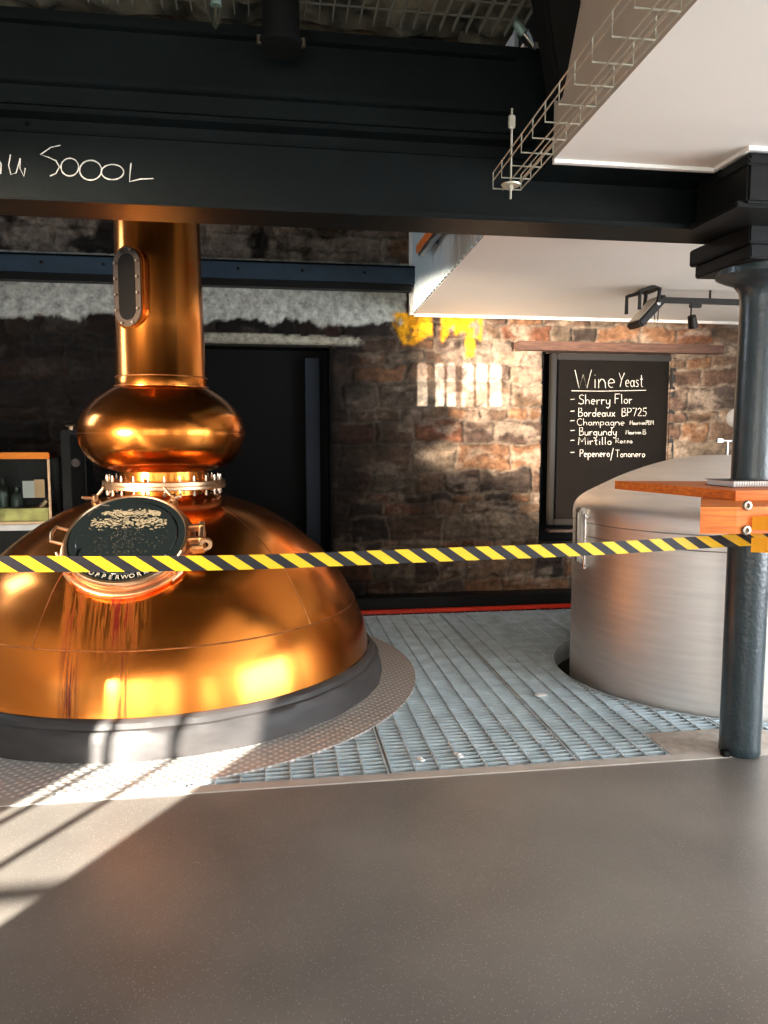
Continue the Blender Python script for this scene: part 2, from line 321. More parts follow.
# back wall of rubble stone
def value_noise(X, Z, scale, seed, octv=4):
    rng = np.random.RandomState(seed); out = np.zeros_like(X); amp = 1.0; tot = 0
    for o_ in range(octv):
        g_ = rng.rand(256, 256); u = X*scale; w_ = Z*scale
        i = np.floor(u).astype(int); j = np.floor(w_).astype(int); fu = u-i; fw_ = w_-j
        fu = fu*fu*(3-2*fu); fw_ = fw_*fw_*(3-2*fw_)
        a = g_[i % 256, j % 256]; b_ = g_[(i+1) % 256, j % 256]; c = g_[i % 256, (j+1) % 256]; d = g_[(i+1) % 256, (j+1) % 256]
        out += amp*((a*(1-fu)+b_*fu)*(1-fw_) + (c*(1-fu)+d*fu)*fw_); tot += amp; amp *= 0.55; scale *= 2.03
    return out/tot
RECESS = (-1.0, 0.49, 0.10, 2.31); BRD = (2.44, 3.66, 0.55, 2.29)
def stone_wall():
    st = 0.0155; xs = np.arange(LEFT, RIGHT+st, st); zs = np.arange(-0.3, TOP+st, st)
    X, Z = np.meshgrid(xs, zs, indexing='ij')
    wx = X + (value_noise(X, Z, 5, 1)-0.5)*0.10; wz = Z + (value_noise(X+40, Z, 4, 2)-0.5)*0.11
    rng = np.random.RandomState(5); rows = [-0.5]
    while rows[-1] < TOP+0.5: rows.append(rows[-1]+rng.choice([0.085, 0.11, 0.15, 0.2, 0.24]))
    rows = np.array(rows); ri = np.clip(np.searchsorted(rows, wz)-1, 0, len(rows)-2)
    D = np.zeros_like(X); SID = np.zeros(X.shape, int); 
    for r in range(len(rows)-1):
        mk = ri == r
        if not mk.any(): continue
        h = rows[r+1]-rows[r]; c = [LEFT-1+rng.rand()*0.3]
        while c[-1] < RIGHT+1: c.append(c[-1]+h*rng.uniform(0.9, 2.9)+0.05)
        c = np.array(c); ci = np.searchsorted(c, wx[mk])-1
        dx = np.minimum(wx[mk]-c[ci], c[ci+1]-wx[mk]); dz = np.minimum(wz[mk]-rows[r], rows[r+1]-wz[mk])
        D[mk] = np.minimum(dx, dz); SID[mk] = r*400+ci
    rs = np.random.RandomState(11); tab = rs.rand(40000); tab2 = rs.rand(40000); tab3 = rs.rand(40000)
    t1 = tab[SID % 40000]; t2 = tab2[SID % 40000]; t3 = tab3[SID % 40000]
    edge = np.clip(D/0.022, 0, 1); edge = edge*edge*(3-2*edge)
    nz = value_noise(X, Z, 9, 3, 5); nz2 = value_noise(X, Z, 2.2, 4, 4); nz3 = value_noise(X, Z, 30, 9, 3)
    strata = value_noise(X*0.8, Z*4.5, 7, 61, 5)
    height = edge*(0.014+0.026*t1) + (nz-0.5)*0.035 + (nz3-0.5)*0.014 + (strata-0.5)*0.035
    pal = np.array([(0.30, 0.13, 0.075), (0.24, 0.155, 0.105), (0.36, 0.23, 0.15), (0.17, 0.11, 0.085), (0.42, 0.22, 0.12), (0.115, 0.085, 0.07), (0.20, 0.12, 0.085), (0.31, 0.235, 0.17)])
    col = pal[(t2*8).astype(int) % 8]*(0.75+0.5*t3)[..., None]
    col = col*(0.55+0.9*strata)[..., None]*0.46
    # sooty stones plus painted-in wall shade, darkening towards the left end
    soot_shade = np.clip((2.1-X + (nz2-0.5)*1.6)/1.5, 0, 1)
    col = col*(1-0.92*soot_shade)[..., None]
    mortar = np.array((0.17, 0.135, 0.105))*(1-0.90*soot_shade)[..., None]*(0.6+0.8*nz)[..., None]
    col = col*edge[..., None] + mortar*(1-edge)[..., None]
    # lime wash worn over the stones
    lw = np.clip((value_noise(X, Z*1.8, 4.5, 21, 6)-0.56 + 0.16*np.clip(1-np.abs(X-1.9)/0.75, 0, 1)*np.clip((Z-1.0)/0.8, 0, 1) - 0.08*soot_shade)*9, 0, 1)
    col = col*(1-0.6*lw)[..., None] + np.array((0.34, 0.27, 0.21))*(1-0.86*soot_shade)[..., None]*(0.6*lw)[..., None]
    # grey plaster band under the steel channel, ragged lower edge
    rag = 2.50 + (value_noise(X, Z*0.3, 7, 31, 4)-0.5)*0.20
    pl = np.clip((Z-rag)/0.02, 0, 1)*np.clip((1.17+(nz-0.5)*0.08-X)/0.02, 0, 1)*(Z < 3.02)
    pc = np.array((0.40, 0.42, 0.39))*(0.72+0.55*value_noise(X, Z, 4, 33, 5))[..., None]
    st2 = np.clip((Z-2.315)/0.01, 0, 1)*np.clip((2.405+(nz-0.5)*0.05-Z)/0.01, 0, 1)*np.clip((0.75+(nz-0.5)*0.4-X)/0.05, 0, 1)*np.clip((X+1.2)/0.05, 0, 1)
    for k_, c_ in ((pl, pc), (st2, pc*np.array((0.85, 0.78, 0.68)))):
        height = height*(1-k_) + (0.040+0.004*nz3)*k_; col = col*(1-k_)[..., None] + c_*k_[..., None]
    # rendered grey-brown band above the channel
    up = np.clip((Z-3.0)/0.03, 0, 1)*np.clip((value_noise(X, Z, 3.3, 41, 5)-0.42)*12, 0, 1)
    col = col*(1-0.75*up)[..., None] + np.array((0.20, 0.17, 0.14))*(0.5+nz)[..., None]*(0.75*up)[..., None]
    # old yellow paint by the corner
    yn = value_noise(X, Z, 9, 51, 5); yl = 2.42 + (value_noise(X, Z*0, 6, 52, 3)-0.5)*0.30
    ye = np.clip((Z-yl)/0.03, 0, 1)*np.clip((X-1.02)/0.05, 0, 1)*np.clip((1.86-X)/0.02, 0, 1)*np.clip((yn-0.30)*10, 0, 1)*np.clip((2.62-Z)/0.02, 0, 1)
    drip = np.clip((0.045-np.abs(X-1.74-(nz-0.5)*0.05))/0.02, 0, 1)*np.clip((Z-2.22)/0.03, 0, 1)*(Z < 2.5)
    ye = np.maximum(ye, drip*0.9)
    gap = np.clip((np.abs(X-1.43+(nz-0.5)*0.05)-0.03)/0.03, 0, 1); ye = ye*gap
    col = col*(1-ye)[..., None] + np.array((0.72, 0.34, 0.01))*ye[..., None]
    Y = BACK - np.clip(height, -0.01, 0.09)
    for (a, b_, c, d) in (RECESS, BRD):
        e_ = st*1.1; Y = np.where((X > a-e_) & (X < b_+e_) & (Z > c-e_) & (Z < d+e_), BACK+0.02, Y)
    nx, nzn = X.shape; V = np.stack([X, Y, Z], -1).reshape(-1, 3)
    i, j = np.meshgrid(np.arange(nx-1), np.arange(nzn-1), indexing='ij'); cx = xs[i]+st/2; cz = zs[j]+st/2
    keep = np.ones(i.shape, bool)
    for (a, b_, c, d) in (RECESS, BRD): keep &= ~((cx > a) & (cx < b_) & (cz > c) & (cz < d))
    a = (i*nzn+j)[keep]; F_ = np.stack([a, a+nzn, a+nzn+1, a+1], -1)
    me = bpy.data.meshes.new('wall_back'); me.from_pydata(V.tolist(), [], F_.tolist()); me.update()
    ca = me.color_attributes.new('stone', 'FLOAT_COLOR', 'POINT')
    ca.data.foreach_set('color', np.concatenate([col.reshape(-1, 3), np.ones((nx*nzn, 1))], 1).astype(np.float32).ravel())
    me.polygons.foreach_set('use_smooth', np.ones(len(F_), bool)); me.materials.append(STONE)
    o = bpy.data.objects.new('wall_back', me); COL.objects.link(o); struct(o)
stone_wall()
def recess(name, r, depth, m):
    bm = B(); x0, x1, z0, z1 = r; y0, y1 = BACK+0.015, BACK+depth
    box(bm, (x0-0.1, y1, z0-0.1), (x1+0.1, y1+0.1, z1+0.1)); box(bm, (x0-0.1, y0, z0), (x0, y1, z1)); box(bm, (x1, y0, z0), (x1+0.1, y1, z1))
    box(bm, (x0-0.1, y0, z1), (x1+0.1, y1, z1+0.1)); box(bm, (x0-0.1, y0, z0-0.1), (x1+0.1, y1, z0)); return struct(link(name, bm, m))
recess('door_1', RECESS, 0.35, DARK)
recess('wall_niche', BRD, 0.16, DARK)
bm = B(); a = atY(305, 358, BACK+0.2); c = atY(318, 358, BACK+0.2); box(bm, (a.x, BACK+0.2, 0.12), (c.x+0.01, BACK+0.3, a.z), bev=0.004)
struct(link('door_frame', bm, mat('blue_grey_frame', (0.012, 0.020, 0.032), 0.6, spec=0.2)))
bm = B(); box(bm, (LEFT, BACK-0.22, -0.05), (RIGHT, BACK-0.02, 0.115), bev=0.01); struct(link('baseboard_back', bm, BLACKP))
bm = B(); box(bm, (-2.6, 6.22, 0.0), (RIGHT-1, 6.27, 0.03), bev=0.004); struct(link('trim_2', bm, RED))

# soffits of the upper floor
def ex(y): return 1.0+0.034*y
SZ = 2.595
def soffit(name, y0, y1, m, x1=RIGHT, top=3.25, x0=None):
    bm = B(); pts = [(ex(y0) if x0 is None else x0, y0), (x1, y0), (x1, y1), (ex(y1) if x0 is None else x0, y1)]
    lo = [bm.verts.new((x, y, SZ)) for x, y in pts]; hi = [bm.verts.new((x, y, top)) for x, y in pts]
    bm.faces.new(lo); bm.faces.new(hi)
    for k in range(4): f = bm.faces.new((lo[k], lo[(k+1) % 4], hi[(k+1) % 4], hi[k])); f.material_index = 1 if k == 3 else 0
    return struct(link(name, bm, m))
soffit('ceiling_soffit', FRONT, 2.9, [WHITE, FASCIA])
soffit('ceiling_soffit', 3.32, BACK-0.03, [WHITE, WHITE])
# boarded pale blue face of the stair side
bm = B(); y = 3.4
PB = mat('pale_blue_boards', (0.56, 0.68, 0.74), 0.5, var=0.04, vscale=3)
while y < BACK-0.06:
    y2 = min(y+0.105, BACK-0.05); q = [bm.verts.new((ex(yy)-dx, yy, zz)) for zz in (SZ+0.0, 3.75) for yy, dx in ((y, 0.002), (y+0.010, 0.018), (y2-0.010, 0.018), (y2, 0.002))]
    for k in range(3): bm.faces.new((q[k], q[k+1], q[k+5], q[k+4]))
    y = y2
struct(link('wall_panelling', bm, PB))
bm = B(); box(bm, (ex(BACK)-0.045, BACK-0.08, SZ-0.01), (ex(BACK)-0.005, BACK-0.035, 3.75)); struct(link('trim_3', bm, WHITE_TRIM))
bm = B(); box(bm, (ex(BACK), BACK-0.075, SZ-0.022), (RIGHT, BACK-0.05, SZ)); struct(link('trim_4', bm, WHITE_TRIM))
bm = B(); box(bm, (ex(2.9), 2.885, SZ-0.014), (1.786, 2.905, SZ+0.01)); box(bm, (1.771, 2.656, SZ-0.014), (1.786, 2.884, SZ+0.01)); box(bm, (1.787, 2.656, SZ-0.014), (RIGHT, 2.672, SZ+0.01))
struct(link('trim_5', bm, WHITE_TRIM))

# ------------------------------------------------------------------ steel grating
PC = Vector((-0.69, 4.83, 0)); TC = Vector((2.857, 4.41, 0)); HC = Vector((2.83, 4.44, 0)); HR = 1.0
def segs(fix, lo, hi, circles, alongx):
    out = [(lo, hi)]
    for (cx, cy, r) in circles:
        d = (fix-cy) if alongx else (fix-cx)
        if abs(d) >= r: continue
        h = math.sqrt(r*r-d*d); c = cx if alongx else cy; new = []
        for a, b_ in out:
            if c-h > a: new.append((a, min(b_, c-h)))
            if c+h < b_: new.append((max(a, c+h), b_))
        out = [s for s in new if s[1]-s[0] > 0.01]
    return out
CIR = [(PC.x, PC.y, 1.50), (HC.x, HC.y, HR)]
grp = 'galvanised grating panels over the pit'
px = [-3.1, -2.2, -1.3, -0.4, 0.50, 1.40, 2.30, 3.20, 4.10]
plate_rect = (1.86, 2.5, EDGE+0.03, 3.44)
for pi in range(len(px)-1):
    bm = B(); xa, xb = px[pi]+0.006, px[pi+1]-0.006; y = EDGE+0.045
    while y < 6.2:
        for a, b_ in segs(y, xa, xb, CIR, True):
            if y < plate_rect[3]:
                for a2, b2 in ((a, min(b_, plate_rect[0])), (max(a, plate_rect[1]), b_)):
                    if b2-a2 > 0.01: box(bm, (a2, y-0.0025, -0.026), (b2, y+0.0025, -0.001))
            else: box(bm, (a, y-0.0025, -0.026), (b_, y+0.0025, -0.001))
        y += 0.041
    k = 0
    x = xa+0.003
    while x < xb:
        edge_ = k == 0 or x+0.1 > xb
        for a, b_ in segs(x, EDGE+0.035, 6.2, CIR, False):
            if plate_rect[0] < x < plate_rect[1]: a = max(a, plate_rect[3])
            w_ = 0.004 if edge_ else 0.003
            if b_ > a: box(bm, (x-w_, a, -0.018 if not edge_ else -0.034), (x+w_, b_, 0.0))
        x += (xb-xa-0.006)/8; k += 1
    o = link('floor_grating', bm, GALV); o['kind'] = 'structure'; o['group'] = grp
bm = B(); box(bm, (plate_rect[0], plate_rect[2], -0.02), (plate_rect[1], plate_rect[3], 0.0)); struct(link('floor_plate', bm, mat('infill_plate', (0.55, 0.51, 0.45), 0.5, 0.3, var=0.3, vscale=20)))
bm = B(); lathe(bm, [(HR, -0.14), (HR+0.006, -0.14), (HR+0.006, 0.004), (HR, 0.004)], HC, 96, close=True); struct(link('grating_rim', bm, GALV))
# tread plate collar round the still
bm = B()
ring = []
for k in range(160):
    a = 2*PI*k/160; r1 = 1.60
    pin = Vector((PC.x+1.30*math.cos(a), PC.y+1.30*math.sin(a), 0)); po = Vector((PC.x-0.02+r1*math.cos(a), PC.y-0.05+r1*math.sin(a), 0))
    if po.y < EDGE+0.03 or (a > PI and a < 1.5*PI - 0.35): po = Vector((po.x if po.y < EDGE+0.03 else PC.x + (po.x-PC.x)*1.0, EDGE+0.032 if po.y < EDGE+0.2 else po.y, 0))
    po.y = min(po.y, 6.2)
    ring.append((pin, po))
rows_ = []
for pin, po in ring: rows_.append([bm.verts.new((p.x, p.y, z)) for p, z in ((pin, 0.004), (po, 0.004), (po, -0.03))])
for k in range(160):
    q, s = rows_[k], rows_[(k+1) % 160]
    bm.faces.new((q[0], q[1], s[1], s[0])); bm.faces.new((q[1], q[2], s[2], s[1]))
# straight infill towards the edge strip on the left
box(bm, (-3.4, EDGE+0.032, -0.02), (-0.95, 3.75, 0.003))
struct(link('floor_tread_plate', bm, TREAD))
bm = B(); box(bm, (LEFT, EDGE+0.03, -0.02), (-3.1, 6.3, 0.0)); struct(link('floor_side', bm, FLOORM))

# ------------------------------------------------------------------ pot still
still = thing('pot_still', 'large copper pot still with round bulb and tapering neck rising behind the beam', 'still', PC)
bprof = smoothprof([(0.28, 1.165), (0.40, 1.135), (0.60, 1.065), (0.81, 0.935), (0.985, 0.79), (1.085, 0.665), (1.17, 0.53), (1.245, 0.355), (1.287, 0.17), (1.287, 0.12)], 8)
bm = B(); lathe(bm, bprof, seg=160); boiler = link('boiler', bm, COPPER, still, True)
def prof_r(z):
    for (r0, z0), (r1, z1) in zip(bprof, bprof[1:]):
        if z1 <= z <= z0: return r0 + (r1-r0)*(z0-z)/(z0-z1+1e-9)
    return 1.28
bm = B(); r = prof_r(0.485); tube(bm, [(r*math.cos(a), r*math.sin(a), 0.485) for a in np.linspace(0, 2*PI, 129)], 0.0045, 6, cap=False); link('seam', bm, COPPER_DK, boiler, True)
for ang in (-2.0, -0.75, 0.6, 2.2):
    bm = B(); tube(bm, [(prof_r(z)*math.cos(ang), prof_r(z)*math.sin(ang), z) for z in np.linspace(0.485, 1.10, 14)], 0.003, 6); link('seam', bm, COPPER_DK, boiler, True)
bm = B(); lathe(bm, [(1.286, 0.185), (1.30, 0.183), (1.318, 0.17), (1.325, 0.145), (1.34, 0.14), (1.352, 0.12), (1.36, 0.09), (1.368, 0.05), (1.372, 0.004), (1.2, 0.004)], seg=160)
for v_ in bm.verts:
    a = math.atan2(v_.co.y, v_.co.x); k_ = 1+0.004*math.sin(a*23)*math.sin(a*7+v_.co.z*30); v_.co.x *= k_; v_.co.y *= k_
sk = link('skirt', bm, SKIRT, still, True); sk['label'] = 'dark grey insulated skirt'
bm = B(); lathe(bm, smoothprof([(0.262, 1.305), (0.30, 1.313), (0.40, 1.35), (0.472, 1.425), (0.50, 1.505), (0.502, 1.575), (0.475, 1.657), (0.41, 1.735), (0.335, 1.792), (0.285, 1.822)], 7), seg=128)
bulb = link('bulb', bm, COPPER_B, still, True)
bm = B(); tube(bm, [(0.503*math.cos(a), 0.503*math.sin(a), 1.54) for a in np.linspace(0, 2*PI, 97)], 0.002, 6, cap=False); link('seam', bm, COPPER_DK, bulb, True)
bm = B(); lathe(bm, [(0.282, 1.812), (0.286, 1.818), (0.286, 1.825), (0.276, 1.83), (0.275, 1.88), (0.270, 1.89), (0.262, 2.2), (0.252, 2.85), (0.235, 3.6), (0.215, 4.5), (0.21, TOP-0.02)], seg=96); neck = link('neck', bm, COPPER_B, still, True)
for z_, r_ in ((1.883, 0.273), (1.826, 0.281)):
    bm = B(); tube(bm, [(r_*math.cos(a), r_*math.sin(a), z_) for a in np.linspace(0, 2*PI, 97)], 0.004, 8, cap=False); link('band', bm, COPPER_DK, neck, True)
bm = B(); lathe(bm, [(0.27, 1.16), (0.27, 1.315)], seg=96); link('throat', bm, COPPER_B, still, True)
bm = B(); lathe(bm, [(0.25, 1.20), (0.37, 1.20), (0.375, 1.205), (0.375, 1.222), (0.37, 1.226), (0.372, 1.228), (0.372, 1.248), (0.367, 1.252), (0.25, 1.252)], seg=96); flange = link('flange', bm, BRASS, still, True)
for k in range(24):
    a = 2*PI*(k+0.5)/24
    for z0, z1 in ((1.252, 1.285), (1.165, 1.20)):
        bm = B(); c_ = (0.345*math.cos(a), 0.345*math.sin(a))
        tube(bm, [(c_[0], c_[1], z0), (c_[0], c_[1], z0+(z1-z0)*0.6)], 0.009, 6); tube(bm, [(c_[0], c_[1], z0), (c_[0], c_[1], z1)], 0.004, 8)
        link('bolt', bm, BOLTM, flange)
# oval inspection window on the neck
tocam = Vector((0.735, -4.83, 0)).normalized(); an = -math.radians(41)
nd = Vector((tocam.x*math.cos(an)-tocam.y*math.sin(an), tocam.x*math.sin(an)+tocam.y*math.cos(an), 0))
MV = frame_z(nd*0.225 + Vector((0, 0, 2.39)), nd)
def stadium(hw, hh, n_=14):
    p = []
    for k in range(n_+1): a = PI*k/n_; p.append((hw*math.cos(a), hh-hw+hw*math.sin(a)))
    for k in range(n_+1): a = PI+PI*k/n_; p.append((hw*math.cos(a), -(hh-hw)+hw*math.sin(a)))
    return p
def slab(bm, pts, z0, z1, mtx):
    lo = [bm.verts.new(mtx @ Vector((x, y, z0))) for x, y in pts]; hi = [bm.verts.new(mtx @ Vector((x, y, z1))) for x, y in pts]
    n_ = len(pts); bm.faces.new(hi); bm.faces.new(lo[::-1])
    for k in range(n_): bm.faces.new((lo[k], lo[(k+1) % n_], hi[(k+1) % n_], hi[k]))
vp = bpy.data.objects.new('inspection_window', None)
bm = B(); slab(bm, stadium(0.118, 0.245), -0.05, 0.036, MV); slab(bm, stadium(0.108, 0.235), 0.036, 0.044, MV)
vp = link('inspection_window', bm, COPPER_B, still, True)
bm = B(); slab(bm, stadium(0.100, 0.227), 0.040, 0.054, MV); link('frame', bm, mat('dark_bronze', (0.03, 0.018, 0.010), 0.45, 0.4), vp)
bm = B(); slab(bm, stadium(0.062, 0.19), 0.050, 0.057, MV); link('pane', bm, mat('smoked_pane', (0.004, 0.0035, 0.003), 0.6, 0, spec=0.05), vp)
bpts = [(0.082, y_) for y_ in (-0.13, -0.04, 0.05, 0.14)] + [(-0.082, y_) for y_ in (-0.13, -0.04, 0.05, 0.14)] + [(0.04, 0.205), (-0.04, 0.205), (0.04, -0.205), (-0.04, -0.205)]
for x_, y_ in bpts:
    bm = B(); tube(bm, [MV @ Vector((x_, y_, 0.052)), MV @ Vector((x_, y_, 0.067))], 0.008, 6); link('bolt', bm, BOLTM, vp)
# manhole with sight glass on the shoulder
mn = Vector((-0.03, -math.cos(math.radians(50)), math.sin(math.radians(50)))); mc = Vector((-0.765, 3.965, 1.0)) - PC
MM = frame_z(mc, mn)
bm = B(); lathe(bm, [(0.40, -0.24), (0.355, -0.16), (0.325, -0.10), (0.322, -0.085), (0.338, -0.08), (0.342, -0.072), (0.342, -0.06), (0.334, -0.053), (0.318, -0.05), (0.314, -0.03)], seg=80, mtx=MM)
man = link('manhole', bm, mat('pale_copper', (0.88, 0.42, 0.22), 0.3, 1.0, var=0.2), still, True)
bm = B(); lathe(bm, [(0.30, -0.03), (0.316, -0.03), (0.318, -0.012), (0.310, 0.002), (0.298, 0.004), (0.294, -0.002), (0.294, -0.03)], seg=80, mtx=MM); link('rim', bm, BRASS, man, True)
bm = B(); lathe(bm, [(0.0005, 0.0), (0.15, 0.0), (0.297, -0.002)], seg=80, mtx=MM); link('lid', bm, GLOSSBLK, man, True)
bm = B(); lathe(bm, [(0.0005, 0.006), (0.15, 0.006), (0.250, 0.005), (0.254, 0.0)], seg=80, mtx=MM); gl = link('sight_glass', bm, GLOSSBLK, man, True)
# foam seen through the glass: ragged pale flecks
bm = B(); rn = random.Random(3)
for k in range(1100):
    band_ = k % 3
    if band_ == 0: x_, y_ = rn.uniform(-0.15, 0.15), 0.165+rn.gauss(0, 0.012)
    elif band_ == 1: x_, y_ = rn.uniform(-0.20, 0.19), 0.095+rn.gauss(0, 0.020)
    else: x_, y_ = rn.gauss(0, 0.11), rn.uniform(-0.20, 0.10)
    if math.hypot(x_, y_) > 0.225: continue
    s = rn.uniform(0.002, 0.0065) if band_ < 2 else rn.uniform(0.0006, 0.002)
    q = [bm.verts.new(MM @ Vector((x_+s*1.6*math.cos(a)*rn.uniform(.6, 1.2), y_+s*0.6*math.sin(a)*rn.uniform(.6, 1.2), 0.0075+k*1e-6))) for a in (0, 1.05, 2.1, 3.14, 4.2, 5.2)]
    bm.faces.new(q)
fm = link('foam_flecks', bm, mat('pale_foam', (0.15, 0.13, 0.085), 0.8), man); fm['label'] = 'pale flecks on the dark glass'; fm['kind'] = 'stuff'
def curve_word(word, rad, size, start, step, mtx, z):
    """letters set round the lid, from the built-in font"""
    bm = B()
    for k, ch in enumerate(word):
        a = start + step*k
        cu = bpy.data.curves.new('t', 'FONT'); cu.body = ch; cu.size = size; cu.align_x = 'CENTER'; cu.extrude = 0.0015
        to = bpy.data.objects.new('t', cu); COL.objects.link(to)
        dg = bpy.context.evaluated_depsgraph_get(); me = bpy.data.meshes.new_from_object(to.evaluated_get(dg))
        up_ = 1 if step < 0 else -1      # clockwise words read from outside, others from inside
        rot = Matrix.Rotation(a - PI/2 if step < 0 else a + PI/2, 4, 'Z')
        me.transform(mtx @ Matrix.Translation((rad*math.cos(a), rad*math.sin(a), z)) @ rot @ Matrix.Translation((0, -size*0.35, 0)))
        bm.from_mesh(me); bpy.data.objects.remove(to); bpy.data.meshes.remove(me); bpy.data.curves.remove(cu)
    return bm
bm = curve_word('COPPERWORKS', 0.274, 0.036, -PI/2-0.62, 0.124, MM, 0.004); tx = link('lettering', bm, mat('grey_letters', (0.24, 0.22, 0.19), 0.5), man)
# clamps round the rim: swing bolts with wing nuts, a hinge on the right
def at_rim(a, r_=0.318): return MM @ Matrix.Translation((r_*math.cos(a), r_*math.sin(a), 0)) @ Matrix.Rotation(a, 4, 'Z')
for a in (math.radians(218), math.radians(322), math.radians(128), math.radians(52)):
    R_ = at_rim(a); bm = B()
    box(bm, (-0.02, -0.022, -0.03), (0.03, -0.010, 0.008), R_, 0.003); box(bm, (-0.02, 0.010, -0.03), (0.03, 0.022, 0.008), R_, 0.003)
    tube(bm, [R_ @ Vector((0.018, 0, -0.08)), R_ @ Vector((0.018, 0, 0.045))], 0.008, 8)
    tube(bm, [R_ @ Vector((0.018, -0.035, -0.075)), R_ @ Vector((0.018, 0.035, -0.075))], 0.014, 10)
    cl = link('clamp', bm, BRASS, man, True); bm = B()
    tube(bm, [R_ @ Vector((0.018, 0, 0.012)), R_ @ Vector((0.018, 0, 0.04))], [0.018, 0.014], 12)
    for s in (-1, 1): tube(bm, [R_ @ Vector((0.018, s*0.012, 0.03)), R_ @ Vector((0.018, s*0.04, 0.046)), R_ @ Vector((0.018, s*0.062, 0.066))], [0.007, 0.009, 0.006], 8)
    link('wing_nut', bm, BRASS, cl, True)
R_ = at_rim(math.radians(4)); bm = B()
for s in (-1, 1): box(bm, (-0.01, s*0.045-0.012, -0.035), (0.075, s*0.045+0.012, 0.012), R_, 0.006)
box(bm, (0.045, -0.06, -0.075), (0.075, 0.06, -0.02), R_, 0.006); box(bm, (0.0, -0.115, -0.05), (0.085, -0.075, 0.006), R_, 0.012); lathe(bm, [(0.014, -0.012), (0.032, -0.012), (0.032, 0.012), (0.014, 0.012)], seg=20, mtx=R_ @ Matrix.Translation((0.085, -0.085, 0.0)) @ Matrix.Rotation(1.2, 4, 'X'), close=True); tube(bm, [R_ @ Vector((0.06, -0.075, -0.008)), R_ @ Vector((0.06, 0.075, -0.008))], 0.017, 12)
link('hinge', bm, BRASS, man, True)
R_ = at_rim(math.radians(176)); bm = B(); tube(bm, [R_ @ Vector((0.0, -0.05, -0.02)), R_ @ Vector((0.055, -0.05, 0.0)), R_ @ Vector((0.065, 0, 0.005)), R_ @ Vector((0.055, 0.05, 0.0)), R_ @ Vector((0.0, 0.05, -0.02))], 0.009, 8)
link('handle', bm, BRASS, man, True)

# ------------------------------------------------------------------ steel tank on the right
tank = thing('steel_tank', 'big brushed stainless steel tank with a domed top behind the dark column', 'tank', TC)
bm = B(); lathe(bm, [(0.925, -0.22), (0.925, 0.99)], seg=160); body = link('shell', bm, STEEL, tank, True)
bm = B(); lathe(bm, smoothprof([(0.927, 0.985), (0.928, 1.03), (0.915, 1.085), (0.875, 1.13), (0.80, 1.175), (0.60, 1.275), (0.38, 1.355), (0.18, 1.395), (0.02, 1.405)], 6), seg=160); link('domed_top', bm, STEEL, tank, True)
for z_ in (0.985, 0.90):
    bm = B(); tube(bm, [(0.926*math.cos(a), 0.926*math.sin(a), z_) for a in np.linspace(0, 2*PI, 161)], 0.0035, 6, cap=False); link('weld_band', bm, STEEL_D, tank, True)
def tank_at(px_, y_, r_):  # point on the tank's side below a pixel column
    d = ray(px_, y_); o = CAMP - TC; A = d.x**2+d.y**2; Bq = 2*(o.x*d.x+o.y*d.y); C = o.x**2+o.y**2-r_*r_
    disc = max(Bq*Bq-4*A*C, 0); t = (-Bq-math.sqrt(disc))/(2*A); return o + d*t
p0 = tank_at(584, 520, 0.925); an = math.atan2(p0.y, p0.x)
Rt = Matrix.Rotation(an, 4, 'Z')
bm = B(); box(bm, (0.92, -0.045, 0.72), (0.965, 0.035, 1.075), Rt, 0.010); box(bm, (0.965, -0.02, 0.73), (0.972, 0.015, 1.05), Rt, 0.003); link('lifting_bracket', bm, STEEL_D, tank, True)
bm = B(); tube(bm, [Rt @ Vector((0.95, 0.085, 0.70)), Rt @ Vector((0.95, 0.085, 1.04))], 0.010, 10); tube(bm, [Rt @ Vector((0.92, 0.085, 1.02)), Rt @ Vector((0.955, 0.085, 1.02))], 0.014, 8); tube(bm, [Rt @ Vector((0.92, 0.085, 0.72)), Rt @ Vector((0.955, 0.085, 0.72))], 0.014, 8)
link('sight_tube', bm, CHROME, tank, True)
p0 = atY(727, 452, TC.y) - TC; bm = B(); tube(bm, [(p0.x, 0, 1.38), (p0.x, 0, 1.49)], 0.009, 12); tube(bm, [(p0.x-0.06, 0, 1.495), (p0.x+0.10, 0, 1.495)], 0.007, 10); box(bm, (p0.x-0.075, -0.012, 1.485), (p0.x-0.035, 0.012, 1.508), None, 0.003)
link('vent_pipe', bm, STEEL_D, tank, True)

# ------------------------------------------------------------------ beam, header and column
beam = thing('steel_beam', 'long black riveted steel beam with 5000L chalked on its side', 'beam', (0, 3.16, 2.4))
BX0, BX1 = LEFT-0.1, RIGHT
def bxp(name, a, b_, m=BEAMP, parent=beam, off=Vector((0, 3.16, 2.4)), bev=0.004):
    bm = B(); box(bm, Vector(a)-off, Vector(b_)-off, None, bev); return link(name, bm, m, parent)
bxp('bottom_flange', (BX0, 3.045, 2.40), (BX1, 3.275, 2.422))
bxp('web', (BX0, 3.11, 2.421), (BX1, 3.21, 2.74))
bxp('top_flange', (BX0, 3.03, 2.715), (ex(2.9)+0.01, 3.29, 2.735))
bxp('top_flange', (ex(2.9)-0.02, 2.915, 2.585), (BX1, 3.33, 2.735))
bxp('angle_strip', (BX0, 3.09, 2.665), (ex(2.9), 3.115, 2.672))
WEBY = 3.11
header = thing('header_beam', 'deep black header beam resting above the chalked steel beam', 'beam', (0, 3.1, 2.75))
ho = Vector((0, 3.1, 2.75))
bxp('web', (BX0, 3.02, 2.737), (BX1, 3.30, 3.07), parent=header, off=ho)
bxp('ledge', (BX0, 2.98, 2.80), (0.98, 3.03, 2.825), parent=header, off=ho)
bxp('ledge', (BX0, 2.98, 3.01), (0.98, 3.03, 3.03), parent=header, off=ho)
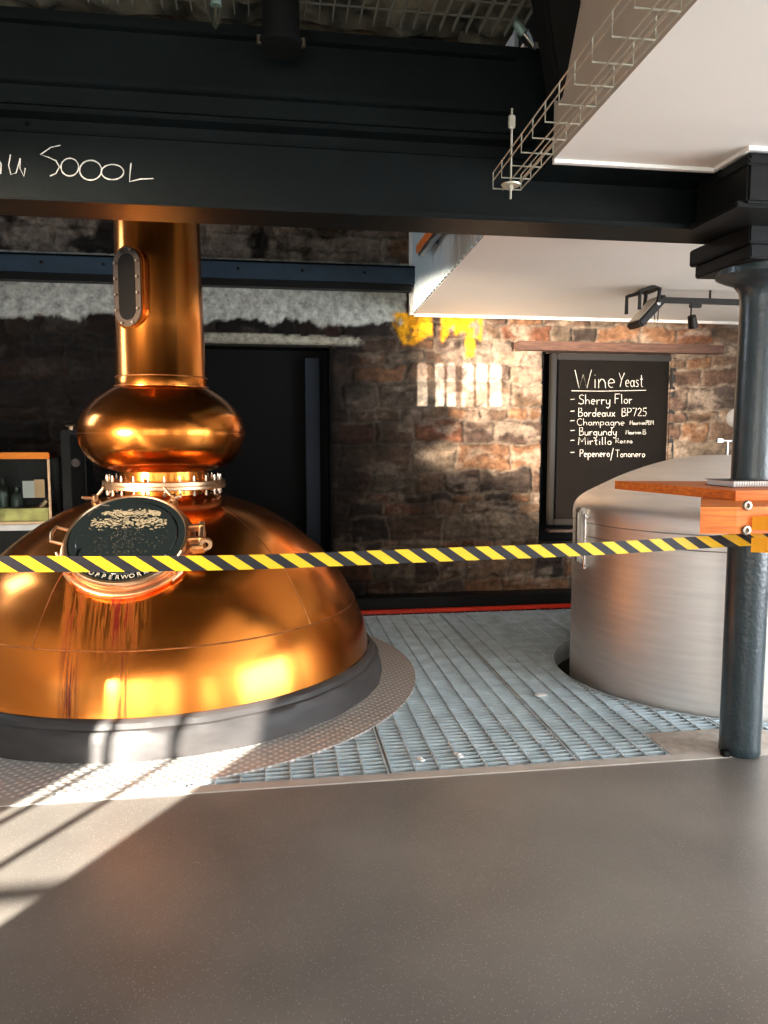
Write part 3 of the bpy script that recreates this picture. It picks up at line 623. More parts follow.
for px_, py_ in ((133, 118), (27, 122), (270, 128)):
    p = atY(px_, py_, 3.09); bm = B(); p = p - Vector((0, 3.16, 2.4)); tube(bm, [(p.x, -0.085, p.z), (p.x, -0.05, p.z)], [0.006, 0.009], 10); link('rivet', bm, BEAMP, beam)
# infill of the floor above the beam

colm = thing('iron_column', 'dark blue-black cast iron column standing at the grating edge', 'column', (2.2, 3.16, 0))
bm = B(); lathe(bm, [(0.0005, 0.003), (0.088, 0.003), (0.094, 0.012), (0.092, 0.05), (0.093, 0.9), (0.092, 1.5), (0.088, 2.0), (0.088, 2.13), (0.094, 2.17), (0.12, 2.205), (0.165, 2.222), (0.195, 2.238), (0.195, 2.268)], seg=64); link('shaft', bm, COLP, colm, True)
bm = B(); box(bm, (-0.205, -0.21, 2.265), (0.205, 0.21, 2.322), None, 0.006); box(bm, (-0.225, -0.23, 2.322), (0.225, 0.23, 2.399), None, 0.006); link('capital', bm, BLACKP, colm)
bm = B(); x0 = 1.79-2.2; box(bm, (x0, 2.68-3.16, 2.40), (0.9, 3.04-3.16, SZ-0.012), None, 0.01); box(bm, (x0-0.03, 2.70-3.16, 2.39), (0.9, 3.04-3.16, 2.412), None, 0.006); box(bm, (x0-0.010, 2.670-3.16, SZ-0.06), (0.9, 3.04-3.16, SZ-0.035), None, 0.006); link('head_casting', bm, BLACKP, colm)
bm = B(); box(bm, (-0.115, -0.055, 0.0), (-0.08, -0.02, 0.03), None, 0.004); link('foot_lug', bm, BLACKP, colm)

# ------------------------------------------------------------------ chalk handwriting
def arc(cx, cy, rx, ry, a0, a1, n_=9): return [(cx+rx*math.cos(math.radians(a0+(a1-a0)*k/n_)), cy+ry*math.sin(math.radians(a0+(a1-a0)*k/n_))) for k in range(n_+1)]
G = {
 'W': (1.0, [[(0, 1), (.25, 0), (.5, .75), (.72, 0), (1, 1.02)]]), 'i': (.2, [[(.1, .5), (.1, 0)], [(.1, .70), (.1, .74)]]),
 'n': (.45, [[(0, .5), (0, 0), (0, .3), (.15, .5), (.3, .48), (.4, .3), (.42, 0)]]), 'e': (.42, [[(.02, .25), (.38, .28)]+arc(.2, .25, .19, .24, 10, 300)]),
 'Y': (.6, [[(0, 1), (.28, .5)], [(.6, 1), (.28, .5), (.12, 0)]]), 'a': (.45, [arc(.19, .23, .19, .23, 40, 400), [(.38, .48), (.38, .08), (.45, 0)]]),
 's': (.35, [[(.3, .46), (.12, .5), (.03, .38), (.28, .18), (.22, .02), (0, .04)]]), 't': (.32, [[(.15, .85), (.14, .1), (.24, 0), (.3, .04)], [(0, .55), (.3, .57)]]),
 'S': (.55, [[(.5, .88), (.3, 1), (.08, .85), (.12, .6), (.45, .42), (.48, .14), (.25, 0), (0, .12)]]), 'h': (.42, [[(0, 1), (0, 0), (.02, .3), (.18, .5), (.34, .4), (.38, 0)]]),
 'r': (.33, [[(0, .5), (.02, 0), (.02, .28), (.14, .46), (.3, .46)]]), 'y': (.42, [[(0, .5), (.05, .12), (.2, .02), (.36, .2), (.38, .5), (.36, -.2), (.2, -.4), (.02, -.3)]]),
 'F': (.5, [[(.02, 1), (0, 0)], [(0, 1), (.5, 1.02)], [(0, .52), (.36, .54)]]), 'l': (.18, [[(.06, 1), (.06, .06), (.14, 0)]]), 'o': (.42, [arc(.2, .24, .19, .24, 90, 450)]),
 'B': (.5, [[(0, 0), (.02, 1), (.35, .97), (.38, .68), (.04, .52), (.45, .42), (.46, .1), (.2, 0), (0, 0)]]), 'd': (.45, [arc(.19, .23, .19, .23, 40, 400), [(.4, 1), (.39, 0)]]),
 'u': (.44, [[(0, .5), (.02, .1), (.18, 0), (.36, .15), (.38, .5), (.38, 0)]]), 'x': (.38, [[(0, .5), (.35, 0)], [(.35, .5), (0, 0)]]),
 'P': (.48, [[(0, 0), (.02, 1), (.4, .95), (.45, .68), (.3, .5), (.02, .48)]]), '7': (.45, [[(0, .98), (.45, 1), (.15, 0)]]), '2': (.45, [[(.02, .8), (.2, 1), (.4, .85), (.35, .55), (0, .02), (.45, .02)]]),
 '5': (.45, [[(.42, 1), (.08, .98), (.04, .58), (.3, .6), (.42, .35), (.3, .02), (0, .06)]]), 'C': (.6, [arc(.34, .48, .32, .5, 50, 310)]), 'm': (.62, [[(0, .5), (0, 0), (.02, .3), (.16, .5), (.28, .4), (.3, 0), (.32, .32), (.45, .5), (.56, .4), (.6, 0)]]),
 'p': (.44, [[(0, .5), (0, -.4)], arc(.2, .25, .2, .24, 170, -180)]), 'g': (.44, [arc(.19, .24, .19, .23, 40, 400), [(.38, .48), (.38, -.2), (.22, -.42), (.02, -.3)]]),
 'M': (.75, [[(0, 0), (.05, 1), (.35, .35), (.65, 1), (.72, 0)]]), 'R': (.5, [[(0, 0), (.02, 1), (.4, .93), (.4, .6), (.04, .5), (.48, 0)]]), 'T': (.6, [[(0, 1), (.6, 1.0)], [(.3, 1), (.28, 0)]]),
 'D': (.55, [[(0, 0), (.02, 1), (.4, .85), (.5, .5), (.35, .08), (0, 0)]]), 'v': (.38, [[(0, .5), (.18, 0), (.36, .5)]]), '/': (.4, [[(0, -.5), (.38, 1.15)]]), ' ': (.3, []),
}
def word_strokes(word, x0, x1, base, cap):
    """a word fitted between pixel columns x0..x1 with its baseline and cap line"""
    tot = sum(G[c][0] + 0.12 for c in word) - 0.12; sx_ = (x1-x0)/tot; h = base-cap; out = []; cx = 0
    for c in word:
        jit = random.uniform(-0.02, 0.02)
        for s in G[c][1]: out.append([(x0+(cx+px_)*sx_, base-(py_+jit)*h) for px_, py_ in s])
        cx += G[c][0]+0.12
    return out
def chalk(name, strokes, Y, r_, parent, off):
    bm = B()
    for s in strokes:
        pts = [atY(x, y, Y)-off for x, y in s]
        dense = []
        for a, b_ in zip(pts, pts[1:]): dense += [a]
        dense.append(pts[-1]); rr = [r_*random.uniform(0.75, 1.2) for _ in dense]
        tube(bm, dense, rr, 5)
    for v_ in bm.verts: v_.co.y = (Y-off.y) + (v_.co.y-(Y-off.y))*0.25
    return link(name, bm, CHALK, parent)
def zc(pts): return [(x/3.84, 90+y/3.84) for x, y in pts]
ell = lambda cx, cy, rx, ry: [(cx+rx*math.cos(a), cy+ry*math.sin(a)) for a in np.linspace(-1.2, 5.25, 22)]
st = [zc(p) for p in ([(232, 212), (195, 220), (155, 248), (185, 258), (215, 272), (228, 295), (215, 320), (192, 330)], ell(268, 296, 34, 34), ell(348, 308, 42, 38), ell(432, 315, 43, 29),
      [(503, 280), (500, 310), (497, 352), (540, 342), (590, 340)], [(40, 248), (33, 290), (42, 325), (62, 318), (78, 262), (76, 300), (92, 332), (97, 300)], [(-30, 255), (-8, 262), (4, 285), (2, 322)], [(-60, 250), (-45, 330), (-30, 270)])]
ch = chalk('chalk_lettering', st, WEBY-0.0015, 0.0026, beam, Vector((0, 3.16, 2.4))); ch['label'] = 'white chalk handwriting'

# ------------------------------------------------------------------ chalkboard
YB = BACK + 0.02
tl = atY(556, 360, YB); br = atY(664, 517, YB); fo = Vector(((tl.x+br.x)/2, YB, br.z))
cb = thing('chalkboard', 'tall black chalkboard listing wine yeasts in white handwriting', 'chalkboard', fo)
bm = B(); box(bm, (tl.x-fo.x, 0.0, 0), (br.x-fo.x, 0.02, tl.z-fo.z)); bd = link('board', bm, BOARD, cb)
bm = B(); H_ = tl.z-fo.z; a_ = tl.x-fo.x; b_ = br.x-fo.x; fw_ = 0.055
for q in (((a_-fw_, -0.035, -fw_), (a_, 0.03, H_+fw_)), ((b_, -0.035, -fw_), (b_+fw_, 0.03, H_+fw_)), ((a_, -0.035, H_), (b_, 0.03, H_+fw_)), ((a_, -0.035, -fw_), (b_, 0.03, 0))): box(bm, *q, None, 0.008)
link('frame', bm, FRAMEM, cb)
bm = B(); box(bm, (a_-0.07, -0.11, -fw_-0.06), (b_+0.07, 0.03, -fw_-0.035), None, 0.004); link('ledge', bm, mat('ledge_wood', (0.05, 0.035, 0.03), 0.3), cb)
ws = []
for t_ in (('Wine', 575, 615, 388, 370), ('Yeast', 619, 643, 386.7, 372.7), ('Sherry', 578.6, 610.4, 404.3, 394.7), ('Flor', 615, 632.4, 403.5, 394.2), ('Bordeaux', 578.6, 615, 416.4, 408), ('BP725', 622, 646.7, 416, 408),
           ('Champagne', 577, 624.5, 425.2, 418.3), ('Maurivin', 630, 645, 424.8, 420.5), ('PDM', 646, 653.6, 424.8, 420.3), ('Burgundy', 579.5, 616.7, 435.3, 427.6), ('Maurivin', 626, 641, 434.2, 430), ('B', 643, 646.3, 434.2, 429.5),
           ('Mirtillo', 578.6, 611.6, 444.6, 437), ('Rosso', 615.9, 632.4, 443, 438.3), ('Pepenero/', 580, 613.5, 456.8, 449.3), ('Tononero', 615.5, 645, 457, 450)): chalk('chalk_word', word_strokes(*t_), YB-0.002, 0.0034 if t_[3]-t_[4] > 6.9 else 0.0026, cb, fo)
for y_ in (399.5, 411.3, 420.8, 430.6, 440.5, 452.5): chalk('chalk_dash', [[(570.5, y_), (574.5, y_-0.3)]], YB-0.002, 0.0034, cb, fo)
chalk('chalk_underline', [[(571.5, 390.8), (600, 391.2), (646, 390.3)]], YB-0.002, 0.0034, cb, fo)
a = atY(515, 340.5, BACK-0.05); c = atY(720, 354.5, BACK-0.05); z1 = 2.375; z0 = 2.298
bm = B(); lx = (a.x+c.x)/2; box(bm, (a.x-lx, -0.10, 0), (c.x-lx, 0.06, z1-z0), None, 0.012)
for v_ in bm.verts: v_.co.z += 0.008*math.sin(v_.co.x*3)+0.01*(v_.co.x)*-0.3
tag(link('timber_lintel', bm, LINTEL, loc=(lx, BACK-0.03, z0)), 'weathered dark timber lintel set in the stones above the chalkboard', 'lintel')

# ------------------------------------------------------------------ steel channel on the wall
ch_ = thing('steel_channel', 'blue painted steel channel bolted along the left part of the wall', 'rail', (-1.5, BACK-0.1, 2.83))
o_ = Vector((-1.5, BACK-0.1, 2.885)); x0, x1 = LEFT, 1.205
bm = B(); box(bm, Vector((x0, BACK-0.22, 2.89))-o_, Vector((x1, BACK-0.205, 3.02))-o_); box(bm, Vector((x0, BACK-0.22, 3.005))-o_, Vector((x1, BACK-0.092, 3.02))-o_); box(bm, Vector((x0, BACK-0.22, 2.875))-o_, Vector((x1, BACK-0.092, 2.892))-o_)
link('channel', bm, BLUEP, ch_)
bm = B(); box(bm, Vector((x0, BACK-0.19, 2.82))-o_, Vector((x1-0.03, BACK-0.092, 2.874))-o_); link('packer', bm, BLACKP, ch_)
for px_ in (42, 238, 302, 364, 104):
    p = atY(px_, 260, BACK-0.2)-o_; bm = B(); tube(bm, [(p.x, -0.13, 0.065), (p.x, -0.118, 0.065)], 0.014, 6); link('bolt', bm, BLACKP, ch_)

# handrail fragment by the stair side
p = atX(422, 254, 1.10); bm = B(); box(bm, (-0.03, -1.2, -0.02), (0.02, 0, 0.055), None, 0.006); hr = thing('handrail', 'short dark blue handrail with orange wood cap against pale blue boarding', 'handrail', p)
link('rail', bm, BLUEP, hr)
bm = B(); box(bm, (-0.045, -1.2, 0.0), (-0.031, 0.0, 0.06), None, 0.003); link('wood_cap', bm, WOODO, hr)
for yy in (-0.3, -1.0):
    bm = B(); box(bm, (0.02, yy-0.01, 0.0), (ex(p.y+yy)-p.x-0.02, yy+0.01, 0.025)); link('bracket', bm, BLUEP, hr)

# ------------------------------------------------------------------ mesh ceiling high on the left and its fittings
bm = B(); z_ = 3.075; x = -3.4
while x < 0.98:
    box(bm, (x-0.0022, 0.4, z_), (x+0.0022, 2.97, z_+0.022)); x += 0.052
y = 0.5
while y < 2.97: box(bm, (-3.4, y-0.003, z_+0.022), (0.98, y+0.003, z_+0.028)); y += 0.10
struct(link('ceiling_mesh', bm, MESHW))
bm = B(); nX, nY = 90, 56
for i in range(nX+1):
    for j in range(nY+1):
        x = -3.6+4.58*i/nX; y = 0.2+3.15*j/nY; bm.verts.new((x, y, 3.145+0.035*math.sin(x*17+3*math.sin(y*9))*math.sin(y*21)+random.uniform(-0.02, 0.02)))
bm.verts.ensure_lookup_table()
for i in range(nX):
    for j in range(nY): bm.faces.new([bm.verts[k] for k in (i*(nY+1)+j, (i+1)*(nY+1)+j, (i+1)*(nY+1)+j+1, i*(nY+1)+j+1)])
struct(link('ceiling_rubble', bm, RUBBLE, smooth=True))

p = atY(281, 45, 2.85); dp = thing('drain_pipe', 'black vertical pipe with bolted collar hanging in front of the header beam', 'pipe', p)
bm = B(); tube(bm, [(0, 0, 0.0), (0, 0, 0.45)], 0.068, 24); link('pipe', bm, BLACKP, dp, True)
bm = B(); lathe(bm, [(0.0005, -0.012), (0.085, -0.012), (0.085, 0.004), (0.07, 0.004)], seg=32); link('collar', bm, BLACKP, dp)
for s in (-1, 1):
    bm = B(); tube(bm, [(s*0.078, -0.03, -0.018), (s*0.078, -0.03, 0.012)], 0.009, 6); link('bolt', bm, BOLTM, dp)
a = atY(552, -30, 2.60); c = atY(568, 84, 2.84); d = (c-a); bm = B(); Mz = frame_z(Vector((0, 0, 0)), d, Vector((0, 1, 0)))
box(bm, (-0.075, -0.05, 0.0), (0.075, 0.05, d.length+0.03), Mz, 0.012)
br_ = link('diagonal_brace', bm, BLACKP, loc=a); tag(br_, 'thick black diagonal brace running up under the mesh ceiling beside the cable tray', 'brace')
def hanging_fitting(p, lab, tilt):
    t = thing('glass_fitting', lab, 'light fitting', p); t.scale = (0.75, 0.75, 0.75)
    R_ = Matrix.Rotation(tilt, 4, 'Y'); bm = B(); tube(bm, [R_ @ Vector((0, 0, 0.0)), R_ @ Vector((0, 0, 0.09))], 0.022, 14); link('cap', bm, mat('pale_green_metal', (0.16, 0.24, 0.21), 0.5, 0.2), t, True)
    bm = B(); lathe(bm, smoothprof([(0.030, 0.0), (0.028, -0.03), (0.020, -0.06), (0.012, -0.08), (0.0005, -0.095)], 5), seg=24, mtx=R_); link('glass_shade', bm, GLASS, t, True)
    bm = B(); tube(bm, [R_ @ Vector((0, 0, 0.0)), R_ @ Vector((0.003, 0, -0.06)), R_ @ Vector((0, 0, -0.08))], 0.006, 8); link('bulb', bm, BOLTM, t, True)
hanging_fitting(atY(216, 6, 2.6), 'small pale green glass fitting hanging at top left under the mesh ceiling', 0.05)
hanging_fitting(atY(524, 34, 2.9), 'small pale green glass fitting beside the diagonal brace', -0.7)

# ------------------------------------------------------------------ wire cable tray
q1 = atY(493, 188.5, 2.70); zb = q1.z; q9 = atZ(591.9, 61.9, zb); q1r = atZ(521.5, 189.6, zb); TW = 0.105; TH = 0.056
dirv = (q9-q1).normalized(); side = Vector((1, 0, 0)); q1 = q1 + dirv*0
tray = thing('cable_tray', 'galvanised wire mesh cable tray hanging below the edge of the white soffit', 'cable tray', q1)
bm = B(); stp = (q9-q1).length/8
for k in range(18):
    o = dirv*(stp*k); L_ = [o+Vector((0, 0, TH)), o, o+side*TW, o+side*TW+Vector((0, 0, TH*0.95))]; 
    bm = B(); tube(bm, L_, 0.0025, 6); link('cross_wire', bm, WIRE, tray)
for dx, dz in ((0, TH), (0, TH*0.5), (0.0, 0.002), (TW*0.35, -0.003), (TW*0.68, -0.003), (TW, 0.002), (TW, TH*0.5), (TW, TH*0.95)):
    if (dx, dz) == (0.0, 0.002): continue
    bm = B(); tube(bm, [side*dx+Vector((0, 0, dz)), side*dx+Vector((0, 0, dz))+dirv*stp*17.3], 0.0025, 6); link('long_wire', bm, WIRE, tray)
p = atY(510.5, 199, 2.62); tp = atY(510.5, 112, 2.62)
hg = thing('hanger_rod', 'thin threaded rod with clamp holding the near end of cable tray', 'rod', p)
bm = B(); tube(bm, [(0, 0, 0), (0, 0, tp.z-p.z-0.03)], 0.004, 8); link('rod', bm, WIRE, hg)
bm = B(); box(bm, (-0.012, -0.006, tp.z-p.z-0.055), (0.012, 0.006, tp.z-p.z-0.01), None, 0.003); tube(bm, [(0, 0, tp.z-p.z-0.01), (0, 0, tp.z-p.z+0.012)], 0.004, 8); link('turnbuckle', bm, WIRE, hg)
bm = B(); lathe(bm, [(0.0005, 0.045), (0.032, 0.045), (0.034, 0.05), (0.0005, 0.055)], seg=20); tube(bm, [(0, 0, 0.03), (0, 0, 0.045)], 0.009, 6); link('washer', bm, WIRE, hg)

# ------------------------------------------------------------------ track rail, floodlight and spot under the far soffit
zt = SZ-0.08; a = atZ(659, 300, zt); rail_y = a.y
tr = thing('track_rail', 'slim black lighting track under the far white soffit', 'lighting track', (a.x, rail_y, zt))
bm = B(); box(bm, (0, -0.018, -0.02), (2.0, 0.018, 0.02), None, 0.003); link('track', bm, FRAMEM, tr)
for dx in (0.4, 1.6):
    bm = B(); tube(bm, [(dx, 0, 0.018), (dx, 0, SZ-zt)], 0.008, 8); link('hanger', bm, FRAMEM, tr)
fl = thing('floodlight', 'black square floodlight tilted on its bracket at track end', 'floodlight', (a.x-0.09, rail_y, zt+0.0))
Rf = Matrix.Translation((0.0, 0, -0.085)) @ Matrix.Rotation(math.radians(-47), 4, 'Y') @ Matrix.Scale(1.12, 4) 
bm = B(); box(bm, (-0.13, -0.09, -0.028), (0.12, 0.09, 0.022), Rf, 0.012); link('housing', bm, FRAMEM, fl)
bm = B(); box(bm, (-0.105, -0.075, 0.020), (0.10, 0.075, 0.026), Rf); link('diffuser', bm, mat('frosted_pane', (0.50, 0.44, 0.36), 0.4), fl)
bm = B()
for s in (-1, 1): box(bm, (-0.10, s*0.10-0.006, 0.04), (-0.075, s*0.10+0.006, 0.055)); tube(bm, [(-0.11, s*0.10, -0.09), (-0.11, s*0.10, 0.035), (-0.0, s*0.10, 0.07), (0.04, s*0.1, 0.06), (0.03, s*0.10, -0.04)], 0.015, 6)
box(bm, (-0.02, -0.10, 0.055), (0.05, 0.10, 0.07)); link('bracket', bm, FRAMEM, fl)
bm = B(); tube(bm, [(0.03, -0.112, -0.045), (0.03, -0.095, -0.045)], 0.014, 14); link('pivot_knob', bm, CHROME, fl)
bm = B(); tube(bm, [(0.09, 0, 0.04), (0.06, 0.0, -0.0), (0.055, 0, -0.08), (0.065, 0, -0.16)], 0.004, 6); tube(bm, [(0.11, 0, 0.03), (0.09, 0.0, -0.04), (0.085, 0, -0.15)], 0.004, 6); link('cable', bm, FRAMEM, fl)
p = atY(694, 300, rail_y)
sp_ = thing('track_spotlight', 'small black spotlight hanging from the lighting track', 'spotlight', (p.x, rail_y, zt-0.02))
bm = B(); box(bm, (-0.03, -0.018, -0.028), (0.055, 0.018, 0.0), None, 0.004); link('adaptor', bm, FRAMEM, sp_)
bm = B(); tube(bm, [(-0.02, 0, -0.02), (-0.02, 0, -0.10)], 0.006, 8); link('stem', bm, FRAMEM, sp_)
bm = B(); Rs = Matrix.Translation((-0.01, 0, -0.125)) @ Matrix.Rotation(math.radians(-25), 4, 'Y'); tube(bm, [Rs @ Vector((0, -0.02, 0.035)), Rs @ Vector((0, 0.01, -0.045))], [0.03, 0.036], 16); link('lamp_head', bm, FRAMEM, sp_)

p = atY(737, 418, 6.2); pl_ = thing('pendant_lamp', 'white globe pendant half hidden behind the iron column', 'pendant lamp', (p.x-0.0, p.y, p.z))
bm = B(); bmesh.ops.create_uvsphere(bm, u_segments=24, v_segments=16, radius=0.09); link('globe', bm, WHITE_TRIM, pl_, True)
bm = B(); tube(bm, [(0.0, 0, 0.07), (0.0, 0, SZ-p.z)], 0.011, 8); link('rod', bm, WHITE_TRIM, pl_)

# ------------------------------------------------------------------ shelf table clamped round the column
ZT = 1.29; TK = 0.042
tipb = atZ(615, 480.8, ZT); fc = atZ(736, 490.6, ZT)
tbl = thing('shelf_table', 'orange varnished wooden shelf top wrapped round the iron column', 'table', (2.2, 3.16, ZT-TK))
to = Vector((2.2, 3.16, 0))
out_ = [(tipb.x, tipb.y), (fc.x, fc.y), (3.0, fc.y-0.02), (3.0, 3.42), (2.45, 3.44)]
# the top is cut out round the column
bm = B(); n_ = 24; hole = [(2.2+0.096*math.cos(2*PI*k/n_), 3.16+0.096*math.sin(2*PI*k/n_)) for k in range(n_)]
def poly_with_hole(bm, outer, hole, z0, z1, off):
    vo = {}
    for z in (z0, z1):
        vo[z] = ([bm.verts.new((x-off.x, y-off.y, z)) for x, y in outer], [bm.verts.new((x-off.x, y-off.y, z)) for x, y in hole])
        es = []
        for L in vo[z]:
            for k in range(len(L)): es.append(bm.edges.new((L[k], L[(k+1) % len(L)])))
        bmesh.ops.triangle_fill(bm, edges=es, use_beauty=True)
    for idx in (0, 1):
        A, C = vo[z0][idx], vo[z1][idx]
        for k in range(len(A)): bm.faces.new((A[k], A[(k+1) % len(A)], C[(k+1) % len(A)], C[k]))
poly_with_hole(bm, out_, hole, 0, TK, to); link('table_top', bm, WOODO, tbl)
bc = atZ(735.6, 534, 1.145); byk = atX(699.5, 500, bc.x).y
bm = B(); bl = atZ(699.5, 534, 1.145); dr = (bl-CAMP); dr.z = 0; dr.normalize(); bk = bl+dr*0.5
poly_with_hole(bm, [(bl.x, bl.y), (bc.x, bc.y), (2.65, bc.y), (2.65, bk.y), (bk.x, bk.y)], hole, 1.145-(ZT-TK), -0.0005, to); link('clamp_block', bm, WOODO, tbl)
for px_, py_ in ((747, 505.5), (746, 530)):
    p = atY(px_, py_, bc.y-0.002)-to; bm = B(); M_ = frame_z(Vector((p.x, p.y, p.z-(ZT-TK))), Vector((0, -1, 0)))
    lathe(bm, [(0.0005, 0.004), (0.007, 0.001), (0.009, 0.009), (0.016, 0.008), (0.020, 0.0)], seg=20, mtx=M_); link('bolt', bm, BOLTM, tbl, True)
p0 = atY(752, 520, bc.y-0.01); p1 = atY(752, 552, bc.y-0.01)
bm = B()
pts = [(p0.x, 0.0), (p0.x+0.05, -0.025), (p0.x+0.2, -0.03), (2.62, -0.02)]
for (za, zb2) in ((p1.z+0.085, p1.z+0.135), (p1.z-0.0, p1.z+0.055)):
    lo = [bm.verts.new((x, bc.y-0.012+y, za)) for x, y in pts]; hi = [bm.verts.new((x, bc.y-0.012+y, zb2+ (0.004 if i else 0))) for i, (x, y) in enumerate(pts)]
    for k in range(3): bm.faces.new((lo[k], lo[k+1], hi[k+1], hi[k]))
bmesh.ops.solidify(bm, geom=bm.faces[:], thickness=0.003)
tag(link('ratchet_strap', bm, STRAPM), 'orange webbing strap looped round the wooden block at the right edge', 'strap')

# spiral notebook
nb0 = atZ(711, 487, ZT+0.002); nb = thing('spiral_notebook', 'white spiral bound notebook lying on the shelf table', 'notebook', (nb0.x+0.085, nb0.y-0.02, ZT+0.001))
bm = B(); box(bm, (0.01, 0, 0.002), (0.30, 0.20, 0.026)); link('pages', bm, PAPER, nb)
bm = B(); box(bm, (0.0, 0.002, 0.0265), (0.31, 0.205, 0.0285)); box(bm, (0.0, -0.002, 0), (0.31, 0.205, 0.002)); link('cover', bm, FRAMEM, nb)
bm = B()
for k in range(24):
    x = 0.02+0.012*k; tube(bm, [(x, 0.0+0.012*math.cos(t), 0.016+0.015*math.sin(t)) for t in np.linspace(0, 2*PI, 11)], 0.0016, 5, cap=False)
link('spiral', bm, BOLTM, nb)

# ------------------------------------------------------------------ barrier tape
TWD = 0.050
ctrl = [(-120, 565.5, 2.30), (0, 564, 2.36), (120, 564, 2.42), (235, 562.5, 2.49), (330, 559.3, 2.54), (440, 554.8, 2.60), (590, 549.0, 2.66), (700, 542.5, 2.70), (750, 539.5, 2.655), (800, 537.5, 2.655)]
P_ = []
for x, y, Y in ctrl: P_.append(atY(x, y, Y))
def along(s):  # piecewise path by arc length, smoothed
    return None
dense = []
for i in range(len(P_)-1):
    a0 = P_[max(i-1, 0)]; a1 = P_[i]; a2 = P_[i+1]; a3 = P_[min(i+2, len(P_)-1)]
    for k in range(12):
        t = k/12; dense.append(0.5*((2*a1)+(-a0+a2)*t+(2*a0-5*a1+4*a2-a3)*t*t+(-a0+3*a1-3*a2+a3)*t**3))
dense.append(P_[-1]); cum = [0]
for a, b_ in zip(dense, dense[1:]): cum.append(cum[-1]+(b_-a).length)
def pt(s):
    s = max(0, min(s, cum[-1])); i = int(np.searchsorted(cum, s)); i = max(1, min(i, len(cum)-1)); t = (s-cum[i-1])/(cum[i]-cum[i-1]+1e-9); return dense[i-1].lerp(dense[i], t)
bm = B(); per = 0.103; sh = 0.072; s0 = -per*1.0 + 0.028; k = 0
while s0 < cum[-1]+per:
    for mi, w_ in ((0, 0.51), (1, 0.49)):
        sA, sB = s0, s0+per*w_
        rows4 = []
        for f in (1, 0.66, 0.33, 0):
            dsh = sh*(1-f); rows4.append([pt(q+dsh)+Vector((0, 0, TWD*(f-0.5))) for q in (sA, (sA+sB)/2, sB)])
        V4 = [[bm.verts.new(p) for p in r] for r in rows4]
        for r in range(3):
            for c_ in range(2): f_ = bm.faces.new((V4[r][c_], V4[r][c_+1], V4[r+1][c_+1], V4[r+1][c_])); f_.material_index = mi
        s0 = sB
bmesh.ops.remove_doubles(bm, verts=bm.verts[:], dist=1e-5)
tag(link('barrier_tape', bm, [YEL, BLK]), 'yellow and black striped barrier tape stretched across in front of the still', 'barrier tape')

# ------------------------------------------------------------------ spirit safe and pipework at the left
YS = 5.98
a = atY(49, 455, YS); c = atY(49, 524, YS); x1 = a.x; x0 = x1-0.95; zt_, zb_ = a.z, c.z; so = Vector((x1-0.47, YS, zb_))
safe = thing('spirit_safe', 'brass framed glass spirit safe at the left edge behind the still', 'spirit safe', so)
def sb(name, a, b_, m, bev=0.004, parent=safe): bm = B(); box(bm, Vector(a)-so, Vector(b_)-so, None, bev); return link(name, bm, m, parent)
sb('top_rail', (x0, YS, zt_-0.03), (x1, YS+0.26, zt_+0.02), COPPER, 0.008); sb('base', (x0, YS-0.02, zb_-0.045), (x1+0.02, YS+0.27, zb_), STEEL_D)
sb('sump', (x0+0.02, YS+0.02, zb_+0.02), (x1-0.02, YS+0.23, zb_+0.12), mat('green_brass', (0.50, 0.42, 0.16), 0.3, 1.0, var=0.5, vscale=12), 0.01)
sb('base_rail', (x0, YS, zb_), (x1, YS+0.26, zb_+0.02), BRASS)
for x in (x1-0.018, x1-0.40, x1-0.80): sb('post', (x, YS, zb_+0.02), (x+0.018, YS+0.018, zt_-0.03), BRASS)
sb('back_panel', (x0, YS+0.24, zb_+0.02), (x1, YS+0.26, zt_-0.03), BLACKP)
sb('glass_front', (x0+0.01, YS+0.006, zb_+0.021), (x1-0.01, YS+0.010, zt_-0.031), GLASS, 0)
sb('card', (x1-0.22, YS+0.06, zb_+0.20), (x1-0.135, YS+0.062, zb_+0.33), PAPER, 0); 
cc = sb('card', (x1-0.135, YS+0.06, zb_+0.20), (x1-0.06, YS+0.062, zb_+0.34), mat('amber_card', (0.95, 0.62, 0.34), 0.6), 0)
for dx, hh in ((-0.30, 0.26), (-0.40, 0.33), (-0.58, 0.3), (-0.72, 0.24)):
    bm = B(); q = Vector((x1+dx, YS+0.17, zb_+0.021))-so; lathe(bm, smoothprof([(0.0005, 0), (0.045, 0.0), (0.05, 0.02), (0.05, hh*0.7), (0.02, hh*0.85), (0.02, hh)], 3), q, 24); link('vessel', bm, mat('dark_green_glass', (0.05, 0.07, 0.06), 0.12, 0.3), safe, True)
bm = B(); q = Vector((x1-0.12, YS+0.13, zb_+0.02))-so; tube(bm, [q+Vector((-0.55, 0, 0.05)), q+Vector((-0.2, 0, 0.05)), q+Vector((0.0, 0, 0.09)), q+Vector((0.06, 0, 0.15))], 0.03, 12); link('spout', bm, BRASS, safe, True)
bm = B(); box(bm, (-0.48, 0.02, -zb_+0.0+0.047), (0.42, 0.25, -0.001), None, 0.01)
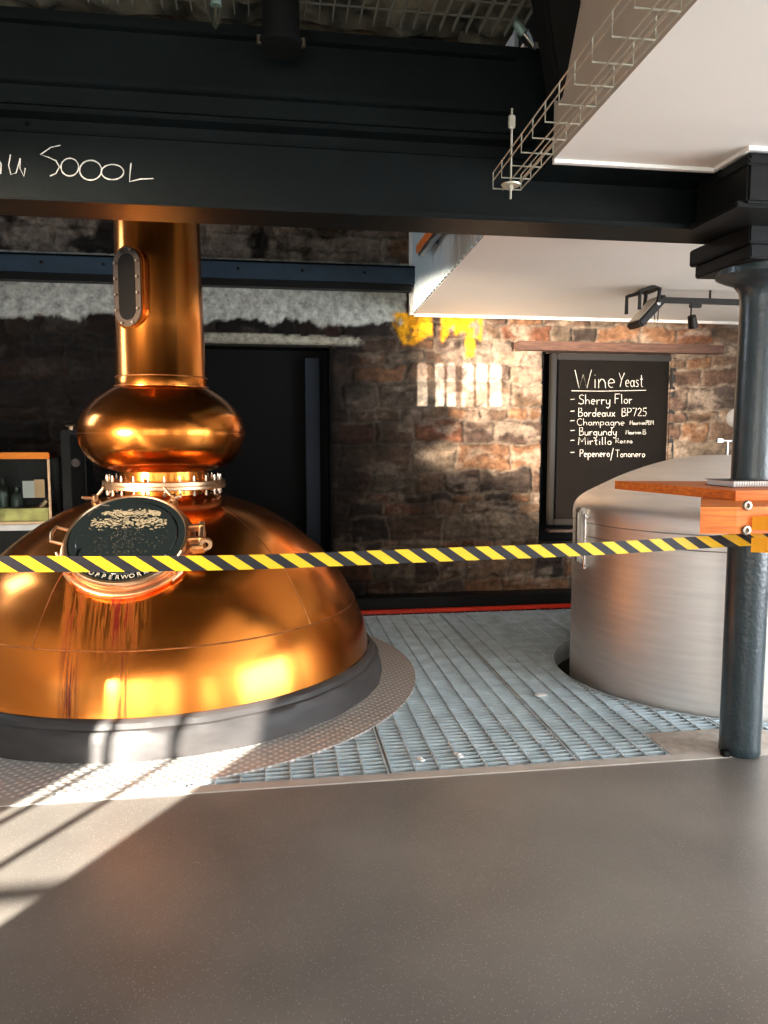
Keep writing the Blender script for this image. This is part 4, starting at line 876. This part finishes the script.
stn = link('safe_stand', bm, BLACKP, loc=(so.x, YS, zb_-0.046)); stn['label'] = 'black stand under the spirit safe at the left edge'; stn['category'] = 'stand'
# dark control cabinet with a round gauge
a = atY(56, 430, 6.08); c = atY(86, 430, 6.08); cz = a.z
cab = thing('control_cabinet', 'narrow black upright cabinet with round dial between spirit safe and still', 'cabinet', ((a.x+c.x)/2+0.01, 6.17, 0.0))
hw = (c.x-a.x)/2 - 0.02
bm = B(); box(bm, (-hw, -0.1, 0.0), (hw, 0.14, cz), None, 0.012); link('body', bm, BLACKP, cab)
bm = B(); box(bm, (-hw*0.2, -0.112, 0.7), (hw*0.85, -0.1, cz-0.04), None, 0.004); link('door', bm, DARK, cab)
bm = B(); M_ = frame_z(Vector((hw*0.25, -0.112, atY(70, 463, 6.0).z)), Vector((0, -1, 0))); lathe(bm, [(0.0005, 0.012), (0.022, 0.012), (0.026, 0.018), (0.032, 0.018), (0.034, 0.0)], seg=24, mtx=M_); dl = link('dial', bm, mat('dull_dial', (0.08, 0.06, 0.05), 0.5), cab, True)
bm = B(); tube(bm, [(-hw*0.5, 0.05, cz), (-hw*0.5, 0.05, cz+0.03)], 0.02, 10); tube(bm, [(-hw*0.5-0.04, 0.05, cz+0.035), (-hw*0.5+0.04, 0.05, cz+0.035)], 0.01, 8); link('valve', bm, BRASS, cab, True)

# ------------------------------------------------------------------ small clips lying on the grating
clip_l = ['small white plastic clip on the grating near the front edge, left one', 'small white plastic clip on the grating near the front edge, right one', 'pale flat tag lying on the grating left of the steel tank']
for (px_, py_, s), lab in zip(((421, 760, 0.7), (459, 756, 0.8), (539, 696, 1.3)), clip_l):
    p = atZ(px_, py_, 0.0); bm = B(); box(bm, (-0.018*s, -0.035*s if s < 1 else -0.02, 0), (0.018*s if s < 1 else 0.05, 0.035*s if s < 1 else 0.02, 0.008), Matrix.Rotation(0.3, 4, 'Z'), 0.003); box(bm, (-0.006, -0.01, 0.008), (0.006, 0.01, 0.014), Matrix.Rotation(0.3, 4, 'Z'), 0.002)
    tag(link('plastic_clip', bm, PAPER, loc=(p.x, p.y, 0.001)), lab, 'clip')
